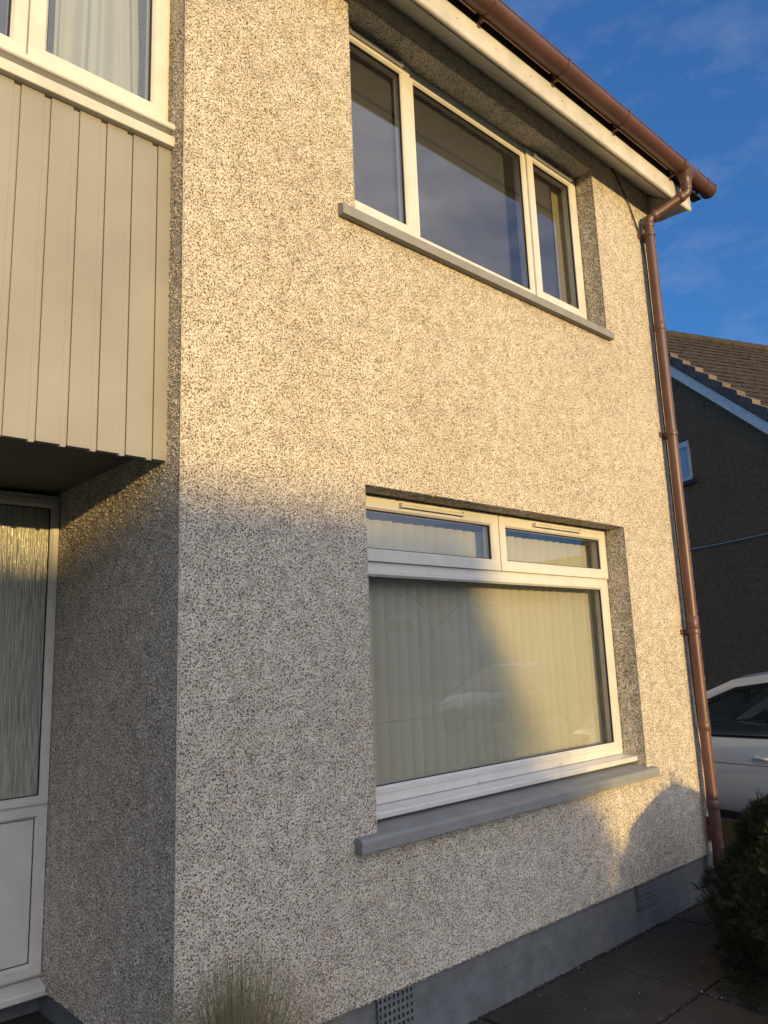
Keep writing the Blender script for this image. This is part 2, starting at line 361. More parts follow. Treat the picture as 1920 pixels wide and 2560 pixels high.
EAVE_Z = 4.80
win_lo = (0.862, 2.963, 0.800, 2.239)
win_up = (0.857, 2.991, 3.500, 4.666)
REV = 0.17
wall = MB()
xs = sorted({0.0, XR, win_lo[0], win_lo[1], win_up[0], win_up[1]})
zs = sorted({ZP, 4.86, win_lo[2], win_lo[3], win_up[2], win_up[3]})
def inside(x, z):
    for a in (win_lo, win_up):
        if a[0] < x < a[1] and a[2] < z < a[3]: return True
    return False
for i in range(len(xs)-1):
    for j in range(len(zs)-1):
        if not inside((xs[i]+xs[i+1])/2, (zs[j]+zs[j+1])/2):
            wall.quad((xs[i],0,zs[j]),(xs[i+1],0,zs[j]),(xs[i+1],0,zs[j+1]),(xs[i],0,zs[j+1]))
for a in (win_lo, win_up):
    x0,x1,z0,z1 = a
    wall.quad((x0,0,z0),(x0,REV,z0),(x0,REV,z1),(x0,0,z1)); wall.quad((x1,0,z0),(x1,0,z1),(x1,REV,z1),(x1,REV,z0))
    wall.quad((x0,0,z1),(x1,0,z1),(x1,REV,z1),(x0,REV,z1)); wall.quad((x0,0,z0),(x0,REV,z0),(x1,REV,z0),(x1,0,z0))
# return wall of the porch recess (x=0) and its drip, gable end (x=XR), underside drip
wall.quad((0,0,ZP-.007),(0,DD+.05,ZP-.007),(0,DD+.05,5.0),(0,0,5.0))
wall.quad((XR,0,ZP),(XR,0,4.86),(XR,8,4.86),(XR,8,ZP))
wall.quad((0,0,ZP),(XR,0,ZP),(XR,.03,ZP),(0,.03,ZP)); wall.quad((0,0,ZP-.007),(0.0,DD,ZP-.007),(0.02,DD,ZP-.007),(.02,0,ZP-.007))
wall.add([(XR,0,4.86),(XR,8,4.86),(XR,4,7.5)],[(0,1,2)])
# wall left of the porch, out of frame
wall.quad((-3.2,0,ZP),(-2.9,0,ZP),(-2.9,0,4.86),(-3.2,0,4.86)); wall.quad((-2.9,0,ZP),(-2.9,DD,ZP),(-2.9,DD,2.3),(-2.9,0,2.3))
wall.quad((-8,0,ZP),(-3.2,0,ZP),(-3.2,0,4.86),(-8,0,4.86)); wall.quad((-8,8,ZP),(XR,8,ZP),(XR,8,4.86),(-8,8,4.86))
wall.quad((-8,0,ZP),(-8,0,4.86),(-8,8,4.86),(-8,8,ZP))
# loose chips standing proud along every arris (rough silhouettes)
def chips(mb, p0, p1, n, off, size=0.0042, nrm=(0,-1,0)):
    p0, p1 = Vector(p0), Vector(p1)
    for _ in range(n):
        p = p0.lerp(p1, random.random()) + Vector((random.uniform(-1,1)*off[0], random.uniform(-1,1)*off[1], random.uniform(-1,1)*off[2]))
        s_ = size*random.uniform(0.55, 1.25)
        ax = [Vector((random.gauss(0,1),random.gauss(0,1),random.gauss(0,1))).normalized() for _ in range(3)]
        vs = [p+ax[0]*s_, p-ax[0]*s_, p+ax[1]*s_*.8, p-ax[1]*s_*.8, p+ax[2]*s_*.8, p-ax[2]*s_*.8]
        mb.add(vs, [(0,2,4),(2,1,4),(1,3,4),(3,0,4),(2,0,5),(1,2,5),(3,1,5),(0,3,5)])
for a in (win_lo, win_up):
    x0,x1,z0,z1 = a
    chips(wall, (x0,0.002,z0),(x0,0.002,z1), 420, (.002,.004,0)); chips(wall, (x1,0.003,z0),(x1,0.003,z1), 420, (.002,.003,0))
    chips(wall, (x0,0.002,z1),(x1,0.002,z1), 700, (0,.003,.003)); chips(wall, (x0,REV/2,z1),(x1,REV/2,z1), 1500, (0,.07,.002))
    chips(wall, (x1,REV/2,z0),(x1,REV/2,z1), 2600, (.002,.075,0), 0.005)
chips(wall, (XR,0,ZP),(XR,0,4.6), 1500, (.003,.003,0), .005)
chips(wall, (0,0,ZP),(XR,0,ZP), 1200, (0,.003,.004)); chips(wall, (0,0,ZP),(0,DD,ZP-.007), 400, (.002,0,.004))
chips(wall, (0.001,0,ZP),(0.001,0,4.7), 1700, (.003,.003,0), .0042)
# return wall: real chips everywhere, the low sun rakes it
for _ in range(34000):
    y = random.uniform(0, DD); z = random.uniform(ZP, 4.0)
    if z > 2.3 and y > 0.14: continue
    chips(wall, (0,y,z),(0,y,z), 1, (.0015,0,0), .0052)
# chips standing proud all over the front, denser towards the camera
for _ in range(100000):
    x = random.uniform(0, 1.35) if random.random() < .5 else random.uniform(1.35, XR); z = random.uniform(ZP, 4.7)
    if inside(x, z): continue
    chips(wall, (x,0,z),(x,0,z), 1, (0,.0012,0), .0044)
wo = wall.build('wall', M_rc, house, recalc=False)

bead = MB()
bead.tube([(-.001,-.001,ZP),(-.001,-.001,4.72)], .0018, 6)
for a in (win_lo, win_up):
    x0,x1,z0,z1 = a
    bead.tube([(x1,-.0005,z0),(x1,-.0005,z1)], .0014, 6); bead.tube([(x0,-.0005,z1),(x1,-.0005,z1)], .0014, 6); bead.tube([(x0,-.0005,z0),(x0,-.0005,z1)], .0014, 6)
bead.build('corner_bead', M_bead, house)

pl = MB()
PY = 0.016
pl.box(0.016, XR-.016, PY, PY+.2, -.25, ZP-.001)
for q_ in ((0.016, .2, PY+.2, DD+.3, -.25, ZP-.008), (XR-.2, XR-.017, PY+.2, 8, -.25, ZP-.003), (-8, -2.9, PY, .3, -.25, ZP-.001)):
    p2 = MB(); p2.box(*q_); p2.build('plinth', M_plinth, house)
pl.build('plinth', M_plinth, house)

def air_brick(x0, x1, z0, z1):
    mb = MB(); y0, y1 = PY-.009, PY+.001
    nx, nz = 8, 5; gx = (x1-x0)/nx; gz = (z1-z0)/nz; hx, hz = gx*.26, gz*.30
    cx = [x0]; 
    for i in range(nx): cx += [x0+gx*(i+.5)-hx, x0+gx*(i+.5)+hx]
    cx.append(x1); cz = [z0]
    for j in range(nz): cz += [z0+gz*(j+.5)-hz, z0+gz*(j+.5)+hz]
    cz.append(z1)
    for i in range(len(cx)-1):
        for j in range(len(cz)-1):
            if i % 2 == 1 and j % 2 == 1: continue
            mb.box(cx[i], cx[i+1], y0, y1, cz[j], cz[j+1])
    o = mb.build('air_brick', M_plinth, house)
    h = MB(); h.box(x0+.004, x1-.004, y1+.0003, y1+.0008, z0+.004, z1-.004); h.build('vent_opening', M_black, o)
# the plinth face sits behind the grille, so the dark backing is proud of it
PYG = PY
def air_brick_at(x0, x1, z0, z1):
    global PY
    PY = PYG - .004; air_brick(x0, x1, z0, z1); PY = PYG
air_brick_at(.842, 1.030, .115, .245); air_brick_at(2.745, 2.930, .125, .245)

# porch floor / step, screen wall under the porch glazing
st = MB(); st.box(-2.9, .015, .70, DD+.2, -.2, .142); st.build('porch_step', M_slab, house, .004)
sb = MB(); sb.box(-2.9, .016, DD+.03, DD+.15, .142, .235); sb.build('porch_upstand', M_plinth, house)

# --- concrete sills
def stone_sill(x0, x1, zt_back, zt, zb, yf, yb):
    mb = MB()
    r = .018
    prof = [(yb, zb), (yf, zb), (yf, zt-r)] + [(yf+r-r*math.cos(a), zt-r+r*math.sin(a)) for a in [R_(20), R_(45), R_(70), R_(90)]] + [(0.0, zt+.004), (yb, zt_back)]
    mb.prism_x(prof, x0, x1)
    return mb
s1 = stone_sill(win_lo[0]+.001, win_lo[1]-.001, .862, .834, .783, -.045, .13)
s1.prism_x([(0.02,.783),(-.045,.783),(-.045,.816),(-.0436,.8225),(-.0397,.829),(-.033,.833),(-.025,.834),(0.02,.838)], .748, win_lo[0]+.001)
s1.prism_x([(0.02,.783),(-.045,.783),(-.045,.816),(-.0436,.8225),(-.0397,.829),(-.033,.833),(-.025,.834),(0.02,.838)], win_lo[1]-.001, 3.02)
s1.build('window_sill', M_stone, house)
s2 = stone_sill(win_up[0]+.001, win_up[1]-.001, 3.60, 3.508, 3.452, -.038, .13)
e2 = [(0.02,3.452),(-.038,3.452),(-.038,3.49),(-.033,3.503),(-.020,3.508),(0.02,3.52)]
s2.prism_x(e2, .757, win_up[0]+.001); s2.prism_x(e2, win_up[1]-.001, 3.01)
s2.build('window_sill', M_stone, house)

# --- window builder -------------------------------------------------
def frame_ring(mb, x0, x1, z0, z1, w_, yf, yb, ch=0.008, wb=None):
    """mitred rectangular frame, chamfered inner edge"""
    wb = w_ if wb is None else wb
    o = [(x0,z0),(x1,z0),(x1,z1),(x0,z1)]
    i1 = [(x0+w_-ch,z0+wb-ch),(x1-w_+ch,z0+wb-ch),(x1-w_+ch,z1-w_+ch),(x0+w_-ch,z1-w_+ch)]
    i2 = [(x0+w_,z0+wb),(x1-w_,z0+wb),(x1-w_,z1-w_),(x0+w_,z1-w_)]
    c = .0015; oc = [(x0+c,z0+c),(x1-c,z0+c),(x1-c,z1-c),(x0+c,z1-c)]
    rings = [[(p[0],yb,p[1]) for p in o], [(p[0],yf+c,p[1]) for p in o], [(p[0],yf,p[1]) for p in oc], [(p[0],yf,p[1]) for p in i1], [(p[0],yf+ch*1.1,p[1]) for p in i2], [(p[0],yb,p[1]) for p in i2]]
    vs = [q for r in rings for q in r]
    fs = [(r*4+k, r*4+(k+1)%4, (r+1)*4+(k+1)%4, (r+1)*4+k) for r in range(5) for k in range(4)]
    fs += [(20+k, 20+(k+1)%4, (k+1)%4, k) for k in range(4)]
    mb.add(vs, fs)
def gasket(parent, x0, x1, z0, z1, yf, w_=.005):
    mb = MB(); frame_ring(mb, x0-.001, x1+.001, z0-.001, z1+.001, w_, yf, yf+.010, .001); return mb.build('gasket', M_gask, parent)
def pane(parent, x0, x1, z0, z1, y, mat=None, name='pane'):
    mb = MB(); mb.box(x0-.004, x1+.004, y, y+.005, z0-.004, z1+.004); return mb.build(name, mat or M_glass, parent)
def sash(win, x0, x1, z0, z1, w_, yf, yb=None):
    mb = MB(); frame_ring(mb, x0, x1, z0, z1, w_, yf, (yb or yf+.06), .009)
    s = mb.build('sash', M_pvc, win)
    gasket(win, x0+w_, x1-w_, z0+w_, z1-w_, yf+.014); pane(win, x0+w_, x1-w_, z0+w_, z1-w_, yf+.020)
    return s
def handle(win, x, y, z):
    mb = MB(); mb.box(x-.012, x+.012, y-.01, y, z-.05, z+.03); mb.tube([(x,y-.012,z+.02),(x,y-.035,z+.02),(x,y-.04,z-.0),(x,y-.04,z-.09)], .006, 8)
    return mb.build('handle', M_pvc, win)
def trickle(win, x0, x1, z, y):
    mb = MB(); mb.prism_x([(y,z-.004),(y-.020,z-.009),(y-.022,z+.001),(y-.012,z+.007),(y,z+.010)], x0, x1)
    mb.box(x0-.004, x0+.008, y-.024, y, z-.010, z+.011); mb.box(x1-.008, x1+.004, y-.024, y, z-.010, z+.011)
    return mb.build('trickle_vent', M_pvc, win)

# lower window
W = MB(); YF = .136
x0, x1, z0, z1 = .868, 2.957, .905, 2.236
frame_ring(W, x0, x1, z0, z1, .048, YF+.006, YF+.075, .008)
W.box(x0+.045, x1-.045, YF+.0065, YF+.074, 1.892, 1.936)         # transom
W.box(1.903, 1.925, YF+.0075, YF+.074, 1.936, z1-.045)
wlo = W.build('window', M_pvc, house)
sash(wlo, x0+.006, 1.911, 1.932, z1-.010, .058, YF-.008)
sash(wlo, 1.918, x1-.006, 1.932, z1-.010, .058, YF-.008)
bd = MB(); frame_ring(bd, x0+.045, x1-.045, z0+.040, 1.896, .030, YF+.002, YF+.05, .010); bd.build('bead_frame', M_pvc, wlo)
gasket(wlo, x0+.075, x1-.075, z0+.070, 1.866, YF+.014); pane(wlo, x0+.075, x1-.075, z0+.070, 1.866, YF+.020)
ps = MB(); ps.prism_x([(YF+.03,.866),(.060,.866),(.054,.870),(.053,.886),(.058,.893),(.066,.894),(YF+.03,.9045)], x0-.004, x1+.003); ps.build('cill', M_pvc, wlo)
trickle(wlo, 1.186, 1.623, 2.200, YF-.008); trickle(wlo, 2.212, 2.659, 2.200, YF-.008)
for xx in (.98, 1.66, 2.33, 2.78):
    dr = MB(); dr.box(xx-.016, xx+.016, YF-.001, YF+.007, .912, .921); dr.build('drain_cap', M_pvc, wlo)

# upper window
W = MB(); x0, x1, z0, z1 = .864, 2.985, 3.598, 4.660
frame_ring(W, x0, x1, z0, z1, .050, YF+.006, YF+.075, .008)
W.box(1.395, 1.425, YF+.0065, YF+.074, z0+.045, z1-.045); W.box(2.405, 2.445, YF+.0065, YF+.074, z0+.045, z1-.045)
wup = W.build('window', M_pvc, house)
sash(wup, x0+.006, 1.402, z0+.026, z1-.012, .068, YF-.010)
sash(wup, 2.440, x1-.006, z0+.026, z1-.012, .068, YF-.010)
bd = MB(); frame_ring(bd, 1.415, 2.430, z0+.045, z1-.045, .030, YF+.002, YF+.05, .010); bd.build('bead_frame', M_pvc, wup)
gasket(wup, 1.445, 2.400, z0+.075, z1-.075, YF+.014); pane(wup, 1.445, 2.400, z0+.075, z1-.075, YF+.020)
trickle(wup, .964, 1.331, 4.617, YF-.010); trickle(wup, 2.510, 2.912, 4.617, YF-.010)
handle(wup, 1.372, YF+.06, 4.02)

# bay: cladding, boards, window, dark soffit over the porch
cl = MB()
xj = -.009
jn = [-.059-.1005*i for i in range(29)]
edges = [0.006] + jn
for k in range(len(edges)-1):
    a, b_ = edges[k+1], edges[k]
    cl.box(a+.0058, b_ - (0 if k == 0 else 0.0), YP-.0, YP+.018, 2.234, 3.49) if k == 0 else cl.box(a+.0058, b_-.0190, YP, YP+.018, 2.234, 3.49)
    if k > 0: cl.box(b_-.0185, b_-.0, YP+.0006, YP+.018, 2.2275, 3.472)      # tongue bead beside each groove
cl.box(-2.9, 0.0, YP+.010, YP+.03, 2.236, 3.48)
cl.build('cladding', M_clad, house)
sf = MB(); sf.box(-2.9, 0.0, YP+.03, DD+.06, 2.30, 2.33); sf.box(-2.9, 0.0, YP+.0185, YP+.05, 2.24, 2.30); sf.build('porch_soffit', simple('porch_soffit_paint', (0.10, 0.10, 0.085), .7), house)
bb = MB(); bb.box(-2.9, .004, YP-.028, YP+.02, 3.483, 3.527); bb.box(-2.9, .002, YP+.012, YP+.04, 3.527, 3.561); bb.build('trim_board', M_soffit, house, .004)
bs = MB(); bs.prism_x([(YP+.06,3.556),(YP-.026,3.556),(YP-.030,3.561),(YP-.030,3.578),(YP-.024,3.583),(YP+.06,3.598)], -2.9, .010)
B = MB(); BY = YP+.018
frame_ring(B, -2.2, -.004, 3.584, 4.72, .030, BY+.006, BY+.07, .006)
B.box(-.5495, -.5385, BY+.007, BY+.068, 3.61, 4.69)
bw = B.build('window', M_pvc, house)
bs.build('cill', M_pvc, bw)
fb = MB(); fb.box(-.004, .0035, BY+.012, BY+.05, 3.6, 4.72); fb.build('sealant', simple('sealant', (0.62, 0.58, 0.45), .6), bw)
sash(bw, -.541, -.018, 3.602, 4.70, .064, BY-.012); sash(bw, -1.30, -.546, 3.602, 4.70, .052, BY-.008)
# bay side / wall over
bx = MB(); bx.box(-2.9, .0, BY+.075, BY+.12, 4.72, 5.0); bx.build('bay_head', M_soffit, house)

# porch screen: side glazing with panel beneath
D = MB(); YD = DD - .03
x0, x1 = -1.05, .004
frame_ring(D, x0, x1, .292, 2.285, .030, YD+.006, YD+.07, .006)
D.box(x0+.02, x1-.02, YD+.0065, YD+.07, .929, .993)
door = D.build('porch_screen', M_pvc, house)
r1 = MB(); frame_ring(r1, x0+.010, x1-.008, .960, 2.262, .034, YD-.006, YD+.05, .012); r1.build('bead_frame', M_pvc, door)
gasket(door, x0+.044, x1-.042, .994, 2.228, YD+.012); pane(door, x0+.044, x1-.042, .994, 2.228, YD+.018, M_ripple)
r2 = MB(); frame_ring(r2, x0+.010, x1-.008, .302, .952, .046, YD-.006, YD+.05, .010); r2.build('bead_frame', M_pvc, door)
gasket(door, x0+.056, x1-.054, .348, .906, YD+.010, .004)
pn = MB(); gx = [-.050-.128*i for i in range(9)]
for a, b_ in zip(gx[1:], gx[:-1]):
    pn.box(max(a,x0+.05)+.001, b_-.001, YD+.014, YD+.03, .350, .904)
pn.box(x0+.05, -.05, YD+.0155, YD+.032, .3505, .9035)
pn.build('panel', M_pvc, door)
cs = MB(); cs.prism_x([(YD+.05,.228),(YD-.045,.228),(YD-.050,.233),(YD-.050,.252),(YD-.044,.260),(YD+.0,.276),(YD+.05,.291)], -2.9, .013); cs.build('cill', M_pvc, door)
# rest of the porch front, out of frame: door and second light
D2 = MB(); frame_ring(D2, -2.88, -1.06, .292, 2.285, .06, YD+.006, YD+.07, .006); 
dd = D2.build('door', M_pvc, house)
pp = MB(); pp.box(-2.83, -1.11, YD+.02, YD+.05, .34, 2.24); pp.build('door_leaf', M_pvc, dd)
handle(dd, -1.25, YD+.02, 1.15)
# curtain behind the rippled glass
pc = MB()
n = 60
for i in range(n):
    xa = -1.03 + i/n*1.03; xb = -1.03 + (i+1)/n*1.03
    ya = DD+.16+.02*math.sin(i*.9); yb = DD+.16+.02*math.sin((i+1)*.9)
    pc.quad((xa,ya,.3),(xb,yb,.3),(xb,yb,2.26),(xa,ya,2.26))
tag(pc.build('curtain', M_curtain, None), 'pale curtain hanging behind the rippled porch glass', 'curtain')

# interior rooms (closed boxes, so panes look into dim rooms)
rm = MB()
def room(a, b_, c, d, e, f):
    rm.quad((a,d,e),(b_,d,e),(b_,d,f),(a,d,f)); rm.quad((a,c,e),(a,d,e),(a,d,f),(a,c,f)); rm.quad((b_,c,e),(b_,d,e),(b_,d,f),(b_,c,f))
    rm.quad((a,c,e),(b_,c,e),(b_,d,e),(a,d,e)); rm.quad((a,c,f),(b_,c,f),(b_,d,f),(a,d,f))
room(.3, 3.6, .205, 3.5, .3, 2.45); room(.3, 3.6, .205, 3.5, 2.7, 4.79); room(-2.8, .2, YP+.09, 3.5, 2.75, 4.79); room(-2.85, .2, DD+.045, 3.5, .2, 2.42)
# inner reveals round the panes
for a in ((.862,2.963,.905,2.239), (.857,2.991,3.598,4.666)):
    for q in (((a[0],REV,a[2]),(a[0],.30,a[2]),(a[0],.30,a[3]),(a[0],REV,a[3])), ((a[1],REV,a[2]),(a[1],.30,a[2]),(a[1],.30,a[3]),(a[1],REV,a[3])),
              ((a[0],REV,a[2]),(a[1],REV,a[2]),(a[1],.30,a[2]),(a[0],.30,a[2])), ((a[0],REV,a[3]),(a[1],REV,a[3]),(a[1],.30,a[3]),(a[0],.30,a[3]))): rm.quad(*q)
    rm.quad((.3,.30,a[2]-.3),(a[0],.30,a[2]-.3),(a[0],.30,a[3]+.12),(.3,.30,a[3]+.12)); rm.quad((a[1],.30,a[2]-.3),(3.6,.30,a[2]-.3),(3.6,.30,a[3]+.12),(a[1],.30,a[3]+.12))
    rm.quad((a[0],.30,a[2]-.5),(a[1],.30,a[2]-.5),(a[1],.30,a[2]),(a[0],.30,a[2])); rm.quad((a[0],.30,a[3]),(a[1],.30,a[3]),(a[1],.30,a[3]+.12),(a[0],.30,a[3]+.12))
rm.build('room_lining', M_room, house, recalc=False)

# vertical blind
vb = empty('vertical_blind', (1.9, .265, 2.19))
tag(vb, 'cream vertical blind hanging inside the large ground floor window', 'blind')
hr = MB(); hr.box(.88, 2.955, .245, .285, 2.212, 2.236); hr.build('head_rail', M_pvc, vb)
k = 0; x = .915
while x < 2.90:
    mb = MB(); ang = R_(34 + random.uniform(-5, 5)); hw = .0445
    xa, ya, xb, yb = x-hw*math.cos(ang), .265+hw*math.sin(ang), x+hw*math.cos(ang), .265-hw*math.sin(ang)
    bow = .0065; xm, ym = (xa+xb)/2-bow*math.sin(ang), (ya+yb)/2-bow*math.cos(ang)
    zt, zb_ = 2.150+random.uniform(-.001,.001), .935
    dxb = random.uniform(-.004,.004)
    mb.add([(xa,ya,zt),(xm,ym,zt),(xb,yb,zt),(xa+dxb,ya,zb_),(xm+dxb,ym,zb_),(xb+dxb,yb,zb_)], [(0,1,4,3),(1,2,5,4)], True)
    mb.build('slat', M_slat, vb, recalc=False); x += .0725
ch = MB()
x = .9
while x < 2.85:
    ch.tube([(x,.235,.938),(x+.036,.232,.930),(x+.072,.235,.938)], .0010, 5); x += .0725
ch.build('bead_chain', M_bead, vb)

# upstairs voile and curtains
def drape(name, mat, x0, x1, y, z0, z1, amp, freq, seg, flare=0.0, lab=None, parent=None):
    mb = MB(); vs = []
    rows = 8
    for j in range(rows+1):
        t = j/rows
        for i in range(seg+1):
            u = i/seg; xx = x0+(x1-x0)*u
            xx += flare*(1-t)*(u-.5)
            a = amp*(0.6+0.7*(1-t))
            vs.append((xx, y+a*math.sin(u*freq+0.6*math.sin(u*freq*.37))+a*.4*math.sin(u*freq*2.3+1), z0+(z1-z0)*t))
    fs = [(j*(seg+1)+i, j*(seg+1)+i+1, (j+1)*(seg+1)+i+1, (j+1)*(seg+1)+i) for j in range(rows) for i in range(seg)]
    mb.add(vs, fs, True); o = mb.build(name, mat, parent, recalc=False)
    if lab: tag(o, lab, 'curtain')
    return o
drape('net_curtain', M_voile, .88, 2.30, .210, 3.61, 4.63, .003, 60, 120, lab='thin grey net curtain behind the middle and left panes of the upper window')
drape('net_curtain', M_voile, 2.47, 2.80, .210, 3.61, 4.63, .003, 14, 40, lab='narrow grey net curtain behind the right opening pane of the upper window')
drape('curtain', M_curtain2, 2.855, 2.985, .235, 3.61, 4.63, .008, 28, 60, lab='beige curtain drawn aside at the right end of the upper window')
drape('curtain', M_curtain, -.365, -.095, .26, 3.60, 4.70, .022, 15, 120, flare=.10, lab='pale grey green curtain bunched behind the right pane of the bay window')
drape('curtain', M_curtain, -.415, -.375, .25, 3.60, 4.70, .008, 7, 24, flare=-.02, lab='narrow loose fold of pale curtain left of the bunched one in the bay window')

# eaves ------------------------------------------------------------------
XE = 3.96
ev = MB(); ev.prism_x([(0.0,4.797),(-.214,4.644),(-.208,4.652),(-.05,4.80),(0.05,4.86),(0.05,4.80)], -8, XE-.012)
ev.build('soffit', M_soffit, house)
vt = MB(); vt.quad((-8,-.170,4.6755),(XE-.02,-.170,4.6755),(XE-.02,-.182,4.667),(-8,-.182,4.667)); 
for o_ in vt.v: pass
vt.v = [(a,b_-.0006,c-.0012) for a,b_,c in vt.v]; vt.build('vent_strip', M_black, house, recalc=False)
fa = MB()
r = .016
arc = [(-.222+r-r*math.cos(R_(a)), 4.640+r-r*math.sin(R_(a))) for a in (0, 20, 45, 70, 90)]
fa.prism_x([(-.198,4.774),(-.222,4.774)] + arc + [(-.198,4.648)], -8, XE-.018)
fascia_o = fa.build('fascia', M_soffit, house)
fe = MB(); fe.prism_x([(-.196,4.777),(-.2245,4.777)] + [(a-.0025,b_-.002) for a,b_ in arc] + [(-.196,4.648)], XE-.018, XE); fe.build('fascia_end_cap', M_soffit, house)
for xx in [1.1+.31*i for i in range(9)]:
    fs_ = MB(); fs_.tube([(xx,-.2225,4.715),(xx,-.2242,4.715)], .0032, 8); fs_.build('nail', M_brown2, fascia_o)
db = MB(); db.box(-8, XE+.05, -.214, -.198, 4.7735, 4.91); db.build('eaves_board', M_brown2, house)
# box end returning up the gable
be = MB(); be.add([(XR-.02,0.0,4.60),(XR-.02,-.0,4.80),(XE-.014,-.214,4.650),(XE-.014,-.02,4.66),(XR+.02,.06,4.60)], [(0,1,2,3),(0,3,4)])
be.prism_x([(-.208,4.648),(.3,4.98),(.3,4.86),(.02,4.66),(-.14,4.655)], XE-.20, XE-.015)
be.build('verge_box', M_soffit, house)
ro = MB(); pt = math.tan(R_(34)); ro.prism_x([(-.262,4.905),(4.0,4.905+4.245*pt),(8.25,4.905),(8.25,4.865),(4.0,4.865+4.245*pt),(-.262,4.865)], -8, XE+.04)
ro.build('roof', M_tile, house)
fl = MB(); fl.box(XE-.1, XE+.11, -.262, -.2, 4.762, 4.772); fl.box(XE-.1, XE+.10, -.250, -.2, 4.772, 4.79); fl.build('felt_edge', M_black, house)

# gutter: half round, clips, running outlet, stop end
GY, GZ, GR = -.292, 4.852, .0595
def half_round(mb, xa, xb, r, t=.003, zoff=0.0):
    outer = [(GY-r*math.cos(a), GZ+zoff-r*math.sin(a)) for a in [math.pi*i/18 for i in range(19)]]
    inner = [(GY-(r-t)*math.cos(a), GZ+zoff-(r-t)*math.sin(a)) for a in [math.pi*i/18 for i in range(19)]]
    n = 19
    vs = [(xa,*p) for p in outer]+[(xb,*p) for p in outer]+[(xa,*p) for p in inner]+[(xb,*p) for p in inner]
    fs = [(i,i+1,i+1+n,i+n) for i in range(n-1)]; mb.add(vs, fs, True)
    mb.add(vs, [(i+2*n,i+3*n,i+1+3*n,i+1+2*n) for i in range(n-1)], True)
    mb.add(vs, [(i,i+2*n,i+1+2*n,i+1) for i in range(n-1)]+[(i+n,i+1+n,i+1+3*n,i+3*n) for i in range(n-1)]+[(0,n,3*n,2*n),(n-1,3*n-1,4*n-1,2*n-1)])
gt = MB(); XG = 4.145
half_round(gt, -8, XG, GR)
gt.tube([(-8,GY-GR,GZ),(XG,GY-GR,GZ)], .0038, 8)
gutter = gt.build('gutter', M_brown, house)
def clip(xc, wdt=.022, rr=.0035, foot=True):
    mb = MB(); half_round(mb, xc-wdt/2, xc+wdt/2, GR+.0045, .004)
    mb.box(xc-wdt/2, xc+wdt/2, GY-GR-.007, GY-GR+.008, GZ-.002, GZ+.008)
    if foot:
        mb.box(xc-wdt/2, xc+wdt/2, GY+.03, -.215, GZ-.070, GZ-.050) ; mb.box(xc-.013, xc+.013, -.226, -.2145, GZ-.092, GZ-.01)
    return mb.build('clip', M_brown, gutter)
for xc in (.05, .75, 1.58, 2.245, 2.912, 4.02): clip(xc, .018)
# running outlet
ro_ = MB(); half_round(ro_, 3.655, 3.865, GR+.004, .005); ro_.build('outlet', M_brown, gutter)
o2 = MB()
def loft(mb, rings, smooth=True):
    n = len(rings[0]); vs = [p for r in rings for p in r]
    mb.add(vs, [(i*n+j, i*n+(j+1)%n, (i+1)*n+(j+1)%n, (i+1)*n+j) for i in range(len(rings)-1) for j in range(n)], smooth)
rings = []
for z_, rx, ry in ((GZ-.012,.100,.066),(GZ-.032,.092,.062),(GZ-.055,.076,.054),(GZ-.075,.058,.046),(GZ-.095,.045,.040),(GZ-.115,.038,.038),(GZ-.145,.037,.037)):
    rings.append([(3.76+rx*math.cos(a), GY+ry*math.sin(a), z_) for a in [2*math.pi*i/20 for i in range(20)]])
loft(o2, rings); o2.build('outlet_spigot', M_brown, gutter)
for xc in (3.665, 3.855, XG-.01): clip(xc, .016, foot=(xc < 3.8))
se = MB(); half_round(se, XG-.016, XG+.006, GR+.005, .005)
se.add([(XG+.004, GY-(GR+.003)*math.cos(math.pi*i/18), GZ-(GR+.003)*math.sin(math.pi*i/18)) for i in range(19)], [tuple(range(19))]); se.build('stop_end', M_brown, gutter)

# downpipe
PXX, PYY, PR = 3.592, -.065, .034
dp = MB()
off = [(3.76,GY,GZ-.14),(3.76,GY,GZ-.165),(3.757,GY+.006,GZ-.185),(3.745,GY+.022,GZ-.200)]
end = [(3.606,PYY-.020,4.515),(3.595,PYY-.005,4.495),(PXX,PYY,4.475)]
dp.tube(off+[Vector(off[-1]).lerp(Vector(end[0]), .5)]+end+[(PXX,PYY,4.3),(PXX,PYY,0.30),(PXX+.0,PYY,-.1)], PR, 24)
pipe = dp.build('downpipe', M_brown, house)
def collar(p0, p1, r=.0375):
    mb = MB(); p0, p1 = Vector(p0), Vector(p1); d = (p1-p0).normalized()
    mb.tube([p0, p0+d*.002, p1-d*.002, p1], r, 24, rs=[r-.002, r, r, r-.002]); return mb.build('socket', M_brown, pipe)
collar((3.76,GY,GZ-.118),(3.76,GY,GZ-.168)); 
a, b_ = Vector(off[-1]), Vector(end[0]); dv = (b_-a).normalized()
collar(a+dv*.0, a+dv*.045); collar(b_-dv*.045, b_-dv*.002)
collar((PXX,PYY,4.475),(PXX,PYY,4.435)); collar((PXX,PYY,3.66),(PXX,PYY,3.72), .037)
collar((PXX,PYY,1.60),(PXX,PYY,1.70)); collar((PXX,PYY,.985),(PXX,PYY,1.045), .036); collar((PXX,PYY,.52),(PXX,PYY,.575), .0365); collar((PXX,PYY,.2),(PXX,PYY,.24))
